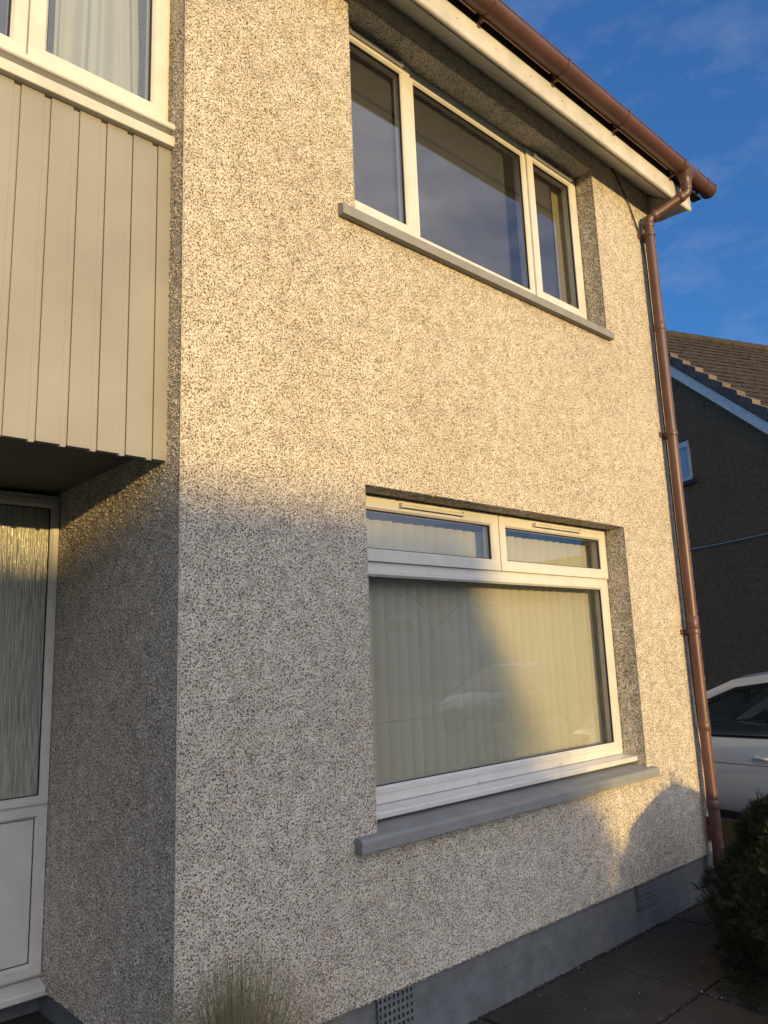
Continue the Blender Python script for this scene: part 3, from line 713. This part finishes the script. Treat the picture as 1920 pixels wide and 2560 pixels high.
for zc in (4.385, 2.92, 1.60):
    mb = MB(); mb.tube([(PXX,PYY,zc-.016),(PXX,PYY,zc-.014),(PXX,PYY,zc+.014),(PXX,PYY,zc+.016)], .039, 24, rs=[.037,.040,.040,.037])
    mb.box(PXX-.055, PXX+.055, -.010, -.001, zc-.017, zc+.017); mb.box(PXX-.020, PXX+.020, PYY+.02, -.006, zc-.015, zc+.015)
    mb.tube([(PXX+.043,PYY-.004,zc-.012),(PXX+.043,PYY-.004,zc+.012)], .009, 8)
    mb.build('pipe_clip', M_brown, pipe, .001)
# cable from the eaves to the pipe, then down behind it
cb = MB()
pts = [(3.235,-.010,4.80),(3.27,-.012,4.775),(3.36,-.010,4.69),(3.45,-.010,4.58),(3.555,-.009,4.40),(3.575,-.012,4.34),(3.60,-.014,4.2),(3.60,-.016,3.0),(3.605,-.016,1.7),(3.612,-.017,1.05),(3.64,-.014,.86),(3.655,-.012,.70),(3.64,-.010,.50)]
cb.tube(pts, .0045, 8); cb.tube([(p[0]+.011,p[1]-.001,p[2]-.012) for p in pts[:6]], .0035, 8)
cb.build('cable', M_cable, house)
ob = MB(); ob.box(3.615, 3.695, -.026, .002, .325, .465); ob.build('junction_block', M_orange, house, .004)

# ------------------------------------------------------------------ ground
g = MB(); g.box(-2500, 2500, -2500, 2500, -.45, -.25); o = g.build('ground', M_lawn); struct(o)
p = MB()
def slab(x0, x1, y0, y1, z=0.0):
    g_ = .006
    p.box(x0+g_, x1-g_, y0+g_, y1-g_, z-.05, z+random.uniform(-.002,.002))
xs_ = [-2.9,-2.0,-1.13,-.27,.585,1.43,2.27,3.11,3.98,4.3]
for i in range(len(xs_)-1):
    slab(xs_[i], xs_[i+1], -.548, .02 if xs_[i] > -.3 else .70)
xs2 = [-2.9,-2.0,-1.13,-.27,.59,1.42,2.262,3.10,3.98,4.3]
for r_ in range(4):
    for i in range(len(xs2)-1):
        slab(xs2[i]+(.0 if r_ else 0), xs2[i+1], -.548-(r_+1)*.62, -.555-r_*.62)
o = p.build('path', M_slab, None, .003); struct(o)
b = MB(); b.box(-2.95, 4.32, -3.2, .75, -.3, -.012); o = b.build('path_bed', M_soil); struct(o)
b = MB(); b.box(4.40, 8.6, -13, 14, -.249, -.205); o = b.build('driveway', M_tarmac); struct(o)
b = MB(); b.box(-60, 90, -20.5, -13.5, -.249, -.200); o = b.build('road', M_tarmac); struct(o)
# moss and dirt along the wall foot, chips on the slabs
ms = MB()
for _ in range(900):
    x = random.uniform(.1, 3.75); s_ = random.uniform(.003, .012)*(0.6+0.9*max(0, mnoise.noise(Vector((x*5,0,0)))+.3))
    y = PY - random.random()**2*.03
    c = Vector((x, y, 0)); k = 6
    ring = [c+Vector((math.cos(q*6.283/k)*s_*random.uniform(.7,1.4), math.sin(q*6.283/k)*s_*.7, .001)) for q in range(k)]
    ms.add(ring+[c+Vector((0,0,s_*.7))], [(q,(q+1)%k,k) for q in range(k)])
for (a, b_, c_, d_) in ((2.268,-.5,2.268,0), (3.11,-.5,3.11,0), (1.2,-.552,4.0,-.552), (2.262,-1.1,2.262,-.56), (3.1,-1.1,3.1,-.56)):
    for _ in range(160):
        t = random.random(); x, y = a+(c_-a)*t+random.gauss(0,.003), b_+(d_-b_)*t+random.gauss(0,.003); s_ = random.uniform(.002,.006)
        c = Vector((x, y, -.001)); k = 5
        ring = [c+Vector((math.cos(q*6.283/k)*s_*random.uniform(.7,1.4), math.sin(q*6.283/k)*s_, 0)) for q in range(k)]
        ms.add(ring+[c+Vector((0,0,s_*.6))], [(q,(q+1)%k,k) for q in range(k)])
o = ms.build('moss', M_moss); o['kind'] = 'stuff'; tag(o, 'dark moss and dirt in the slab joints and along the foot of the wall', 'moss')
gc = MB()
for _ in range(260):
    if random.random() < .55: x, y = random.uniform(.9, 3.7), -random.random()**1.8*.6
    else:
        a, b_, c_, d_ = random.choice([(1.3,-.552,3.6,-.552),(3.11,-.35,3.11,0),(2.262,-.9,2.262,-.56),(1.5,-.552,2.6,-.552)]); t = random.random(); x, y = a+(c_-a)*t+random.gauss(0,.006), b_+(d_-b_)*t+random.gauss(0,.006)
    chips(gc, (x,y,.002),(x,y,.002), 1, (0,0,0), random.choice([.002,.0025,.003,.0045]))
o = gc.build('gravel_chips', M_chip); o['kind'] = 'stuff'; tag(o, 'loose white stone chips scattered over the dark path', 'gravel')

# ------------------------------------------------------------------ plants
def shrub(name, cx, cy, base, prof, nleaf, lsize, mat, seed, lean=(0,0), shoots=0):
    """prof: [(z, radius)]; crown of many leaf sprays spread through an uneven shell"""
    rnd = random.Random(seed); mb = MB()
    zs_ = [q[0] for q in prof]
    def rad(z):
        for (a, ra), (b_, rb) in zip(prof[:-1], prof[1:]):
            if a <= z <= b_: return ra+(rb-ra)*(z-a)/(b_-a)
        return 0
    for _ in range(nleaf):
        z = rnd.uniform(zs_[0], zs_[-1]); a = rnd.uniform(0, 6.283)
        lump = 1+.24*mnoise.noise(Vector((math.cos(a)*2.2, math.sin(a)*2.2, z*5+seed)))+.12*mnoise.noise(Vector((math.cos(a)*6, math.sin(a)*6, z*14)))
        rr = rad(z)*lump*((1-abs(rnd.gauss(0,.10))) if rnd.random() < .68 else rnd.uniform(.45,.95))
        k_ = 1-z/zs_[-1]; p_ = Vector((cx+lean[0]*k_+rr*math.cos(a), cy+lean[1]*k_+rr*math.sin(a), base+z))
        outw = Vector((math.cos(a), math.sin(a), .7+rnd.uniform(-.4,.8))).normalized()
        outw = (outw+Vector((rnd.gauss(0,.35),rnd.gauss(0,.35),rnd.gauss(0,.35)))).normalized()
        side = outw.cross(Vector((rnd.gauss(0,1),rnd.gauss(0,1),rnd.gauss(0,1)))).normalized()
        l = lsize*rnd.uniform(.6,1.5); w2 = l*.16; nn = outw.cross(side)
        # spray: a twig with needle pairs
        vs = []; fs = []
        for k in range(4):
            t = k/4; q = p_+outw*l*t; 
            for sgn in (-1, 1):
                tip = q+outw*l*.45+side*sgn*l*.38*(1-t*.5)+nn*rnd.uniform(-.1,.1)*l
                o_ = len(vs); vs += [q-outw*w2*.5, q+outw*w2*.5, tip]; fs.append((o_,o_+1,o_+2))
        mb.add(vs, fs)
    for _ in range(shoots):
        z = zs_[-1]*(1-.75*rnd.random()**1.4); a = rnd.uniform(0, 6.283); rr = rad(z)*rnd.uniform(.6,1.0); k_ = 1-z/zs_[-1]
        q0 = Vector((cx+lean[0]*k_+rr*math.cos(a), cy+lean[1]*k_+rr*math.sin(a), base+z-.02)); hgt = rnd.uniform(.05,.085) if rnd.random() < .7 else rnd.uniform(.09,.15)
        for j in range(16):
            t = j/16; q = q0+Vector((rnd.gauss(0,.002), rnd.gauss(0,.002), hgt*t)); an = rnd.uniform(0,6.283); e = Vector((math.cos(an), math.sin(an), 1.3))*(.015*(1-.5*t))
            mb.add([q, q+Vector((.003,.003,0)), q+e, q+Vector((0,0,.006))], [(0,1,2),(0,3,2)])
    return mb
sp = [(.0,.72),(.12,.70),(.30,.65),(.45,.56),(.56,.47),(.64,.36),(.70,.24),(.74,.10),(.75,.02)]
yw = empty('yew_bush', (3.10,-.83,0))
tag(yw, 'dark green clipped yew bush at the lower right corner, beside the path', 'bush')
shrub('foliage', 3.10, -.83, 0, sp, 36000, .026, M_yew, 3, (-.24,-.35), 620).build('foliage', M_yew, yw, recalc=False)
core = MB(); rings = [[(3.10-.24*(1-z/.75)+(r*.60)*math.cos(a), -.83-.35*(1-z/.75)+(r*.60)*math.sin(a), z*.84) for a in [6.283*i/24 for i in range(24)]] for z, r in sp]
loft(core, rings); core.build('dark_core', simple('yew_inner', (.02,.022,.012), .95), yw)  # solid dark core, its colour stands in for shade deep in the foliage
hg = empty('hedge', (-1.6,-14,-.25)); tag(hg, 'unseen green hedge added behind the camera to cast the low shadow on the wall', 'hedge')  # unseen, put in and shaped to shade the lower wall
for i, hx in enumerate((-2.9,-2.0,-1.1,-.45)):
    pass
hp = [(.0,.55),(.8,.62),(1.7,.58),(2.15,.42),(2.4,.14)]
hb = MB()
for hx, hk in ((-3.4,1),(-2.6,1.02),(-1.8,1.08),(-1.1,1.14),(-.70,1.10),(-.34,.98)):
    m_ = shrub('foliage', hx, -14, -.25, [(q_*hk, w_) for q_, w_ in hp], 4200, .09, M_hedge, int(hx*10)); hb.add(m_.v, m_.f)
hb.build('foliage', M_hedge, hg, recalc=False)

tr = empty('garden_tree', (-2.95,-26,-.25)); tag(tr, 'small thin crowned tree beside the long bungalow across the street', 'tree')
shrub('crown', -2.95, -26, -.25, [(1.2,.25),(1.8,.65),(2.8,.85),(3.7,.70),(4.3,.40),(4.6,.08)], 2600, .10, M_hedge, 9).build('crown', M_hedge, tr, recalc=False)
tk = MB(); tk.tube([(-2.95,-26,-.25),(-2.93,-26.02,.8),(-2.98,-26,1.8),(-2.92,-25.97,3.0),(-2.95,-26,4.0)], .09, 10, rs=[.12,.10,.08,.05,.015])
rt_ = random.Random(4)
for _ in range(14):
    z_ = rt_.uniform(1.2,3.4); a = rt_.uniform(0,6.28); tk.tube([(-2.95,-26,z_),(-2.95+.3*math.cos(a),-26+.3*math.sin(a),z_+.25),(-2.95+.6*math.cos(a),-26+.6*math.sin(a),z_+.6)], .02, 6, rs=[.03,.02,.006])
tk.build('trunk', M_soil, tr)

gr = MB(); rnd = random.Random(5)
for _ in range(2300):
    a = rnd.uniform(0, 6.283); b0 = Vector((.035+rnd.gauss(0,.035), -.30+rnd.gauss(0,.03), -.01))
    lean = abs(rnd.gauss(0,.26)); h = rnd.uniform(.38,.75)*(1-.15*min(1,lean*2)); dirn = Vector((math.cos(a), math.sin(a)*.7, 0))
    if b0.y + dirn.y*lean*h > -.03: dirn.y = -abs(dirn.y)
    k = 7; w0 = rnd.uniform(.0007,.0016)
    pts = []
    for j in range(k+1):
        t = j/k; pts.append(b0+Vector((0,0,h*t*(1-.12*t*lean*3)))+dirn*(lean*h*1.6*t**1.8+rnd.gauss(0,.0012)))
    sd_ = Vector((rt0.x, rt0.y, 0))*1.0
    vs = []
    for j, q in enumerate(pts):
        ww = w0*(1-(j/k)**2*.85); vs += [q-sd_*ww, q+sd_*ww]
    gr.add(vs, [(2*j,2*j+1,2*j+3,2*j+2) for j in range(k)], True)
    if h > .6 and rnd.random() < .5:
        for _ in range(7):
            t = rnd.uniform(.72,1); q = pts[min(k,int(t*k))]
            e = q+Vector((rnd.gauss(0,.012), rnd.gauss(0,.01), rnd.uniform(.0,.03))); gr.add([q-sd_*.0005, q+sd_*.0005, e], [(0,1,2)])
tag(gr.build('ornamental_grass', M_blade, None, recalc=False), 'clump of fine brown feathery grass at the foot of the wall, by the corner', 'grass clump')

# ------------------------------------------------------------------ neighbour house
NA = Vector((12.30, 5.005, 7.90)); gd = Vector((math.cos(R_(69)), math.sin(R_(69)), 0)); rd = Vector((math.cos(R_(-21)), math.sin(R_(-21)), 0)); TP = math.tan(R_(41.2))
nh = empty('neighbour_house', (NA.x+rd.x*4, NA.y+rd.y*4, -.25))
tag(nh, 'neighbouring brown rendered house with tiled gable roof, behind the white car', 'house')
def npt(s, r, z): q = NA+gd*s+rd*r; return (q.x, q.y, z)
HS = 4.3; EZ = NA.z-HS*TP-.30; wl = MB(); G0 = .10
def gab(r): return [npt(-HS+.25,r,-.25), npt(HS-.25,r,-.25), npt(HS-.25,r,EZ+.3), npt(0,r,NA.z-.34), npt(-HS+.25,r,EZ+.3)]
wl.add(gab(G0)+gab(9.0), [(0,1,2,3,4),(5,6,7,8,9),(0,4,9,5),(1,6,7,2)])
wl.build('wall', M_rc_dark, nh)
rf = MB()
# courses of corrugated tiles as stepped strips on both slopes
for side in (-1, 1):
    nrow = 24; sl_ = (HS+.15)/nrow
    for k in range(nrow):
        s0, s1_ = sl_*k, sl_*(k+1)+.02; cols = 150 if side < 0 else 2; vs = []
        for j in range(cols+1):
            r_ = j*9.1/cols; wv = .014*math.sin(j*math.pi) if False else (0.009*(1 if j % 2 else -1) if side < 0 else 0)
            jit = random.uniform(-.009,.009)
            vs.append(npt(side*s0, r_, NA.z-s0*TP-.02+wv*.6+jit)); vs.append(npt(side*s1_, r_, NA.z-s1_*TP+.018+wv+jit)); vs.append(npt(side*s1_, r_, NA.z-s1_*TP+.0+wv*.5))
        rf.add(vs, [(3*j,3*j+1,3*j+4,3*j+3) for j in range(cols)]+[(3*j+1,3*j+2,3*j+5,3*j+4) for j in range(cols)])
rdg = MB()
for k in range(30):
    rdg.tube([npt(0,k*.3,NA.z+.0), npt(0,k*.3+.31,NA.z+.015)], .10, 10)
roof_n = rf.build('roof', M_tile, nh, recalc=False); rdg.build('ridge_tiles', M_tile, roof_n)
vg = MB()
k = 0; s = -.05
while s > -HS:
    s2_ = s-.257
    for_ = [npt(s+.004, -.02, NA.z+s*TP+.060), npt(s2_, -.02, NA.z+s2_*TP+.125), npt(s2_-.006, -.02, NA.z+s2_*TP-.115), npt(s-.002,-.02, NA.z+s*TP-.125)]
    bk = [npt(s, .16, NA.z+s*TP+.050), npt(s2_, .16, NA.z+s2_*TP+.115), npt(s2_, .16, NA.z+s2_*TP-.115), npt(s,.16, NA.z+s*TP-.125)]
    vg.add(for_+bk, [(0,1,2,3),(4,5,6,7),(0,1,5,4),(1,2,6,5),(2,3,7,6),(3,0,4,7)]); s -= .272
vg.build('verge_tiles', M_vtile, roof_n)
bg_ = MB()
bg_.add([npt(0,.0,NA.z-.14), npt(-HS,.0,NA.z-HS*TP-.14), npt(-HS,.0,NA.z-HS*TP-.355), npt(0,.0,NA.z-.355), npt(0,G0,NA.z-.14), npt(-HS,G0,NA.z-HS*TP-.14), npt(-HS,G0,NA.z-HS*TP-.355), npt(0,G0,NA.z-.355)], [(0,1,2,3),(4,5,6,7),(0,1,5,4),(1,2,6,5),(2,3,7,6)])
bg_.build('bargeboard', M_barge, nh)
def nbox(mb, s0, s1_, r0, r1_, z0, z1):
    c = [npt(a, b_, z) for z in (z0, z1) for a, b_ in ((s0,r0),(s1_,r0),(s1_,r1_),(s0,r1_))]
    mb.add(c, [(0,3,2,1),(4,5,6,7),(0,1,5,4),(1,2,6,5),(2,3,7,6),(3,0,4,7)])
nw = MB(); sr = -1.475
nbox(nw, sr+.0, sr+.95, G0-.03, G0+.03, 5.02, 5.13); nbox(nw, sr, sr+.95, G0-.03, G0+.03, 4.42, 4.48); nbox(nw, sr, sr+.045, G0-.028, G0+.03, 4.42, 5.13); nbox(nw, sr+.9, sr+.95, G0-.028, G0+.03, 4.42, 5.13)
nwo = nw.build('window', M_pvc, nh)
q_ = MB(); nbox(q_, sr+.04, sr+.91, G0-.012, G0-.005, 4.47, 5.03); q_.build('pane', simple('frosted', (.36,.40,.46), .15, spec=.8), nwo)
q_ = MB(); nbox(q_, sr-.09, sr+1.0, G0-.05, G0+.02, 4.34, 4.415); q_.build('sill', simple('sill_dark', (.05,.045,.04), .8), nwo)
q_ = MB(); nbox(q_, sr+.05, sr+.9, G0-.035, G0+.02, 5.15, 5.20); q_.build('lintel', M_brown2, nwo)
wc = MB(); wc.tube([npt(-.3+i*-.35, -.02+G0, 3.19+.004*(i-4)**2*.35) for i in range(11)], .011, 8); wc.build('cable', M_wire, nh)

# ------------------------------------------------------------------ cars
def make_car(name, paint, loc, rz, label, group=None, scale=1.0):
    root = empty(name, loc, rz, local=True); tag(root, label, 'car', group)
    # local: +x forward, y left, z up. length 4.25
    hl = 2.12
    st_ = [(-2.12,.60,.86,.72),(-2.05,.50,.97,.78),(-1.85,.38,1.01,.84),(-1.4,.30,1.00,.875),(-.6,.28,.985,.89),(.3,.28,.955,.89),(.95,.28,.925,.885),(1.35,.30,.885,.86),(1.75,.34,.80,.81),(2.02,.42,.70,.70),(2.13,.50,.60,.55)]
    mb = MB(); rings = []
    for x_, zb_, zt_, hw in st_:
        rg = []
        prof = [(0,zb_),(hw*.80,zb_),(hw*.96,zb_+.05),(hw*.985,zb_+(zt_-zb_)*.35),(hw,zb_+(zt_-zb_)*.62),(hw*.985,zb_+(zt_-zb_)*.78),(hw*.965,zt_-.012),(hw*.94,zt_),(hw*.5,zt_+.03),(0,zt_+.04)]
        for yy, zz in prof: rg.append((x_, yy, zz))
        for yy, zz in prof[-2:0:-1]: rg.append((x_, -yy, zz))
        rings.append(rg)
    loft(mb, rings); n = len(rings[0]); mb.add(rings[0], [tuple(range(n))]); mb.add(rings[-1], [tuple(range(n))])
    body = mb.build('body', paint, root)
    # greenhouse outline (x,z) and side glass outline
    outer = [(-1.95,1.0),(-1.72,1.30),(-1.35,1.435),(-.7,1.475),(-.1,1.465),(.25,1.415),(.62,1.26),(1.22,.93)]
    glass = [(-1.62,1.01),(-1.50,1.22),(-1.25,1.355),(-.7,1.405),(-.1,1.395),(.22,1.350),(.55,1.215),(1.02,.955)]
    def yw_(z): return .845 - max(0, z-.93)*.42
    gm = MB(); gl_ = MB(); tr_ = MB()
    for sg in (-1, 1):
        O = [(x_, sg*yw_(z_), z_) for x_, z_ in outer]; G = [(x_, sg*(yw_(z_)-.004), z_) for x_, z_ in glass]
        m_ = len(O)
        gm.add(O+G, [(i,i+1,i+1+m_,i+m_) for i in range(m_-1)], False)
        gl_.add([(a,b_-sg*.006,c) for a,b_,c in G], [tuple(range(m_))])
        # black surround
        G2 = [(x_*.975-.004, sg*(yw_(z_)+.0012), z_-.040) for x_, z_ in glass[1:-1]]
        G1 = [(x_, sg*(yw_(z_)+.0012), z_+.003) for x_, z_ in glass[1:-1]]
        tr_.add(G1+G2, [(i,i+1,i+1+len(G1),i+len(G1)) for i in range(len(G1)-1)])
        for xb in (-.40,): tr_.add([(xb-.035,sg*(yw_(.96)+.0014),.96),(xb+.035,sg*(yw_(.96)+.0014),.96),(xb+.02,sg*(yw_(1.40)+.0014),1.40),(xb-.03,sg*(yw_(1.40)+.0014),1.40)], [(0,1,2,3)])
        tr_.add([(-1.63,sg*.862,.985),(1.05,sg*.862,.935),(1.05,sg*.862,.958),(-1.63,sg*.862,1.008)], [(0,1,2,3)])
        tr_.box(-1.2, 1.15, sg*.875-.012, sg*.875+.012, .30, .36)
    m_ = len(outer); top = outer[2:6]
    vs = []
    for x_, z_ in top:
        yy = yw_(z_); vs += [(x_,-yy,z_),(x_,-yy*.6,z_+.035),(x_,0,z_+.045),(x_,yy*.6,z_+.035),(x_,yy,z_)]
    gm.add(vs, [(5*i+j,5*i+j+1,5*i+6+j,5*i+5+j) for i in range(len(top)-1) for j in range(4)], True)
    for a, b_ in ((5,7),(2,0)):
        ws = MB()
        (xa,za),(xb,zb2) = outer[a], outer[b_]; mid = outer[(a+b_)//2]
        vs = []
        for x_, z_ in ((xa,za),mid,(xb,zb2)):
            yy = yw_(z_)-.01; bul = .05 if a == 5 else -.04
            vs += [(x_,-yy,z_),(x_+bul,0,z_+.03),(x_,yy,z_)]
        ws.add(vs, [(3*i+j,3*i+j+1,3*i+4+j,3*i+3+j) for i in range(2) for j in range(2)], True); ws.build('windscreen' if a == 5 else 'rear_window', M_carglass, root)
    gm.build('cabin_frame', paint, root); gl_.build('side_window', M_carglass, root);
    tr_.build('trim', M_black, root)
    # doors shut lines, handles, mirrors
    sh = MB()
    for sg in (-1, 1):
        for xb, in ((.98,),(-.34,),(-1.30,)):
            sh.box(xb-.003, xb+.003, sg*.872-.019, sg*.872+.019, .36, .93)
        sh.box(-1.6, 1.3, sg*.884-.004, sg*.884+.0035, .742, .746)
    sh.build('shut_line', M_black, body)
    for sg in (-1, 1):
        for xb in (-.20, -1.15):
            h_ = MB(); h_.tube([(xb,sg*.875,.800),(xb+.03,sg*.905,.803),(xb+.16,sg*.905,.803),(xb+.20,sg*.875,.800)], .013, 8, rs=[.010,.014,.014,.010]); h_.build('door_handle', paint, body)
        mi = MB(); mi.tube([(.88,sg*.86,.97),(.86,sg*1.0,1.0)], .02, 8); 
        mi.tube([(.84,sg*.92,1.02),(.84,sg*.94,1.02),(.84,sg*1.06,1.02),(.84,sg*1.08,1.02)], .07, 12, rs=[.04,.075,.07,.03]); mi.build('mirror', paint, root)
        for xb in (-1.33, 1.32):
            ty = MB(); ty.tube([(xb,sg*.70,.30),(xb,sg*.72,.30),(xb,sg*.87,.30),(xb,sg*.89,.30)], .31, 28, rs=[.29,.315,.315,.295])
            wh = ty.build('wheel', M_tyre, root)
            rm_ = MB(); rm_.tube([(xb,sg*.86,.30),(xb,sg*.893,.30)], .21, 24)
            for q in range(5):
                a = q*1.2566; rm_.tube([(xb,sg*.896,.30),(xb+.2*math.cos(a),sg*.893,.30+.2*math.sin(a))], .022, 6)
            rm_.build('rim', M_chrome, wh)
            ar = MB(); ar.tube([(xb+.345*math.cos(a), sg*.883, .30+.345*math.sin(a)) for a in [math.pi*i/16 for i in range(-1,18)]], .022, 6); ar.build('wheel_arch', M_black, body)
        tl = MB(); tl.box(-2.10, -1.86, sg*.74-.075, sg*.74+.075, .80, .95); tl.build('tail_light', M_red, root, .02)
        hd = MB(); hd.box(1.80, 2.06, sg*.66-.10, sg*.66+.10, .60, .74); hd.build('headlight', M_lamp, root, .03)
    se_ = MB()
    for yy in (-.37, .37):
        se_.box(-.45, .10, yy-.24, yy+.24, .45, .62); se_.box(-.62, -.42, yy-.24, yy+.24, .55, 1.12); se_.box(-.60, -.48, yy-.12, yy+.12, 1.14, 1.30)
    se_.box(.62, .98, -.70, .70, .72, .93); se_.box(-1.5, -1.3, -.65, .65, .5, 1.1); se_.build('seat', M_seat, root, .03)
    sw = MB(); sw.tube([(.45+.055*math.cos(a), -.37+.19*math.sin(a), .93+.17*math.cos(a)) for a in [6.283*i/24 for i in range(25)]], .014, 8); sw.build('steering_wheel', M_black, root)
    im = MB(); im.box(.42, .45, -.10, .10, 1.26, 1.32); im.build('rear_view_mirror', M_black, root, .008)
    return root
CH = R_(81); fwd = Vector((math.cos(CH), math.sin(CH), 0)); lft = Vector((-math.sin(CH), math.cos(CH), 0))
# left flank passes through (5.36, .55); put the handle at the frame's right
cc = Vector((5.36,.45,0)) - lft*.885 + fwd*.0
cc = cc - fwd*.05
make_car('parked_car', M_cwhite, (cc.x, cc.y, -.205), CH, 'white parked car on the driveway behind the downpipe', 'parked cars')
make_car('parked_car', M_cblack, (13.2,-8.6,-.205), R_(172), 'black parked car across the front, reflected in the ground floor window', 'parked cars')

# ------------------------------------------------------------------ houses across the street (mirrored in the panes, they shade the wall)
def gable_house(name, cx, cy, lx, ly, ez, rz_, along_x, label, wins, mat=M_rc_opp, rot=0, garage=None):
    root = empty(name, (cx, cy, -.25), rot, local=True); tag(root, label, 'house', 'houses across the street')
    z0 = 0; ez += .25; rz_ += .25
    m_ = MB(); X, Y = lx/2, ly/2
    if along_x: pts = [(-Y,z0),(Y,z0),(Y,ez),(0,rz_),(-Y,ez)]; A = [(-X,*p_) for p_ in pts]; Bq = [(X,*p_) for p_ in pts]
    else: pts = [(-X,z0),(X,z0),(X,ez),(0,rz_),(-X,ez)]; A = [(p_[0],-Y,p_[1]) for p_ in pts]; Bq = [(p_[0],Y,p_[1]) for p_ in pts]
    m_.add(A+Bq, [(0,1,2,3,4),(5,6,7,8,9),(0,4,9,5),(1,6,7,2)]); m_.build('wall', mat, root)
    r = MB(); H = (Y if along_x else X); W_ = (X if along_x else Y)+.12; sl2 = (rz_-ez)/H; o_ = .3
    for sg in (-1, 1):
        P_ = [(0,rz_+.12),(sg*(H+o_),rz_+.12-sl2*(H+o_)),(sg*(H+o_),rz_+.02-sl2*(H+o_)),(0,rz_+.02)]
        if along_x: vs = [(-W_,*q) for q in P_]+[(W_,*q) for q in P_]
        else: vs = [(q[0],-W_,q[1]) for q in P_]+[(q[0],W_,q[1]) for q in P_]
        r.add(vs, [(0,1,2,3),(4,5,6,7),(0,1,5,4),(1,2,6,5),(2,3,7,6),(3,0,4,7)])
    ro2 = r.build('roof', M_tile, root)
    if not along_x:
        b2 = MB()
        for sg in (-1, 1):
            P_ = [(0,rz_+.0),(sg*(H+o_),rz_-sl2*(H+o_)),(sg*(H+o_),rz_-.24-sl2*(H+o_)),(0,rz_-.24)]
            b2.add([(q[0],Y+.06,q[1]) for q in P_]+[(q[0],Y+.125,q[1]) for q in P_], [(0,1,2,3),(4,5,6,7),(0,1,5,4),(1,2,6,5),(2,3,7,6),(3,0,4,7)])
        b2.build('bargeboard', M_pvc, root)
    for (xa, xb, za, zb2) in wins:
        f_ = MB(); frame_ring(f_, xa, xb, za, zb2, .07, -Y-.03, -Y+.03); f_.box((xa+xb)/2-.03,(xa+xb)/2+.03,-Y-.028,-Y+.03,za+.05,zb2-.05)
        f_.v = [(a, -b_, c) for a, b_, c in f_.v]; fo = f_.build('window', M_pvc, root)
        g_ = MB(); g_.box(xa+.06, xb-.06, Y+.005, Y+.012, za+.06, zb2-.06); g_.build('pane', simple('pane_dark', (.03,.035,.04), .05, spec=.9), fo)
    if garage:
        xa, xb, zb2 = garage; g_ = MB()
        for k in range(6): g_.box(xa, xb, Y+.004, Y+.03, zb2*k/6+.01, zb2*(k+1)/6-.004)
        g_.build('garage_door', M_pvc, root)
    return root
gable_house('bungalow', -11.5, -30, 15.7, 8.0, 3.0, 5.02, True, 'long low bungalow facing the house across the street, behind the photographer', [(-5,-3,.9,2.2),(2,4.4,.9,2.2)])
gable_house('bungalow', 36.3, -34, 5.6, 8.0, 3.2, 5.2, False, 'white gabled house across the street, mirrored mid pane in the lower window', [], M_bead, 0, (-1.9,1.9,3.3))
gable_house('bungalow', 27.6, -34, 10.6, 8.0, 4.0, 7.2, False, 'taller gabled house across the street, mirrored at the left of the lower pane', [(1.8,3.9,3.1,4.1),(-3,-1,.9,2.3)])
gable_house('bungalow', 50.0, -32, 12.0, 8.0, 5.2, 8.6, False, 'grey gabled house across the street, mirrored at the right of the upper lights', [(-2,0,3.2,4.4)])
# low hills at the horizon
hl_ = MB(); vs = []; nn = 160
for i in range(nn+1):
    a = 2*math.pi*i/nn                       # azimuth, from -y toward +x
    d = 700
    az = math.degrees(a)
    bump = math.exp(-((az-38)/16)**2)*78 + math.exp(-((az-75)/22)**2)*40
    h = 12+bump*(1+.24*mnoise.noise(Vector((a*9,0,0))))+6*mnoise.noise(Vector((a*22,1,0)))
    for dd_, hh in ((d-260,-.3),(d-120,h*.55),(d,h),(d+200,-.3)):
        vs.append((dd_*math.sin(a), -dd_*math.cos(a), hh))
hl_.add(vs, [(4*i+j,4*i+j+1,4*i+5+j,4*i+4+j) for i in range(nn) for j in range(3)], True)
struct(hl_.build('hills', M_hill, None, recalc=False))
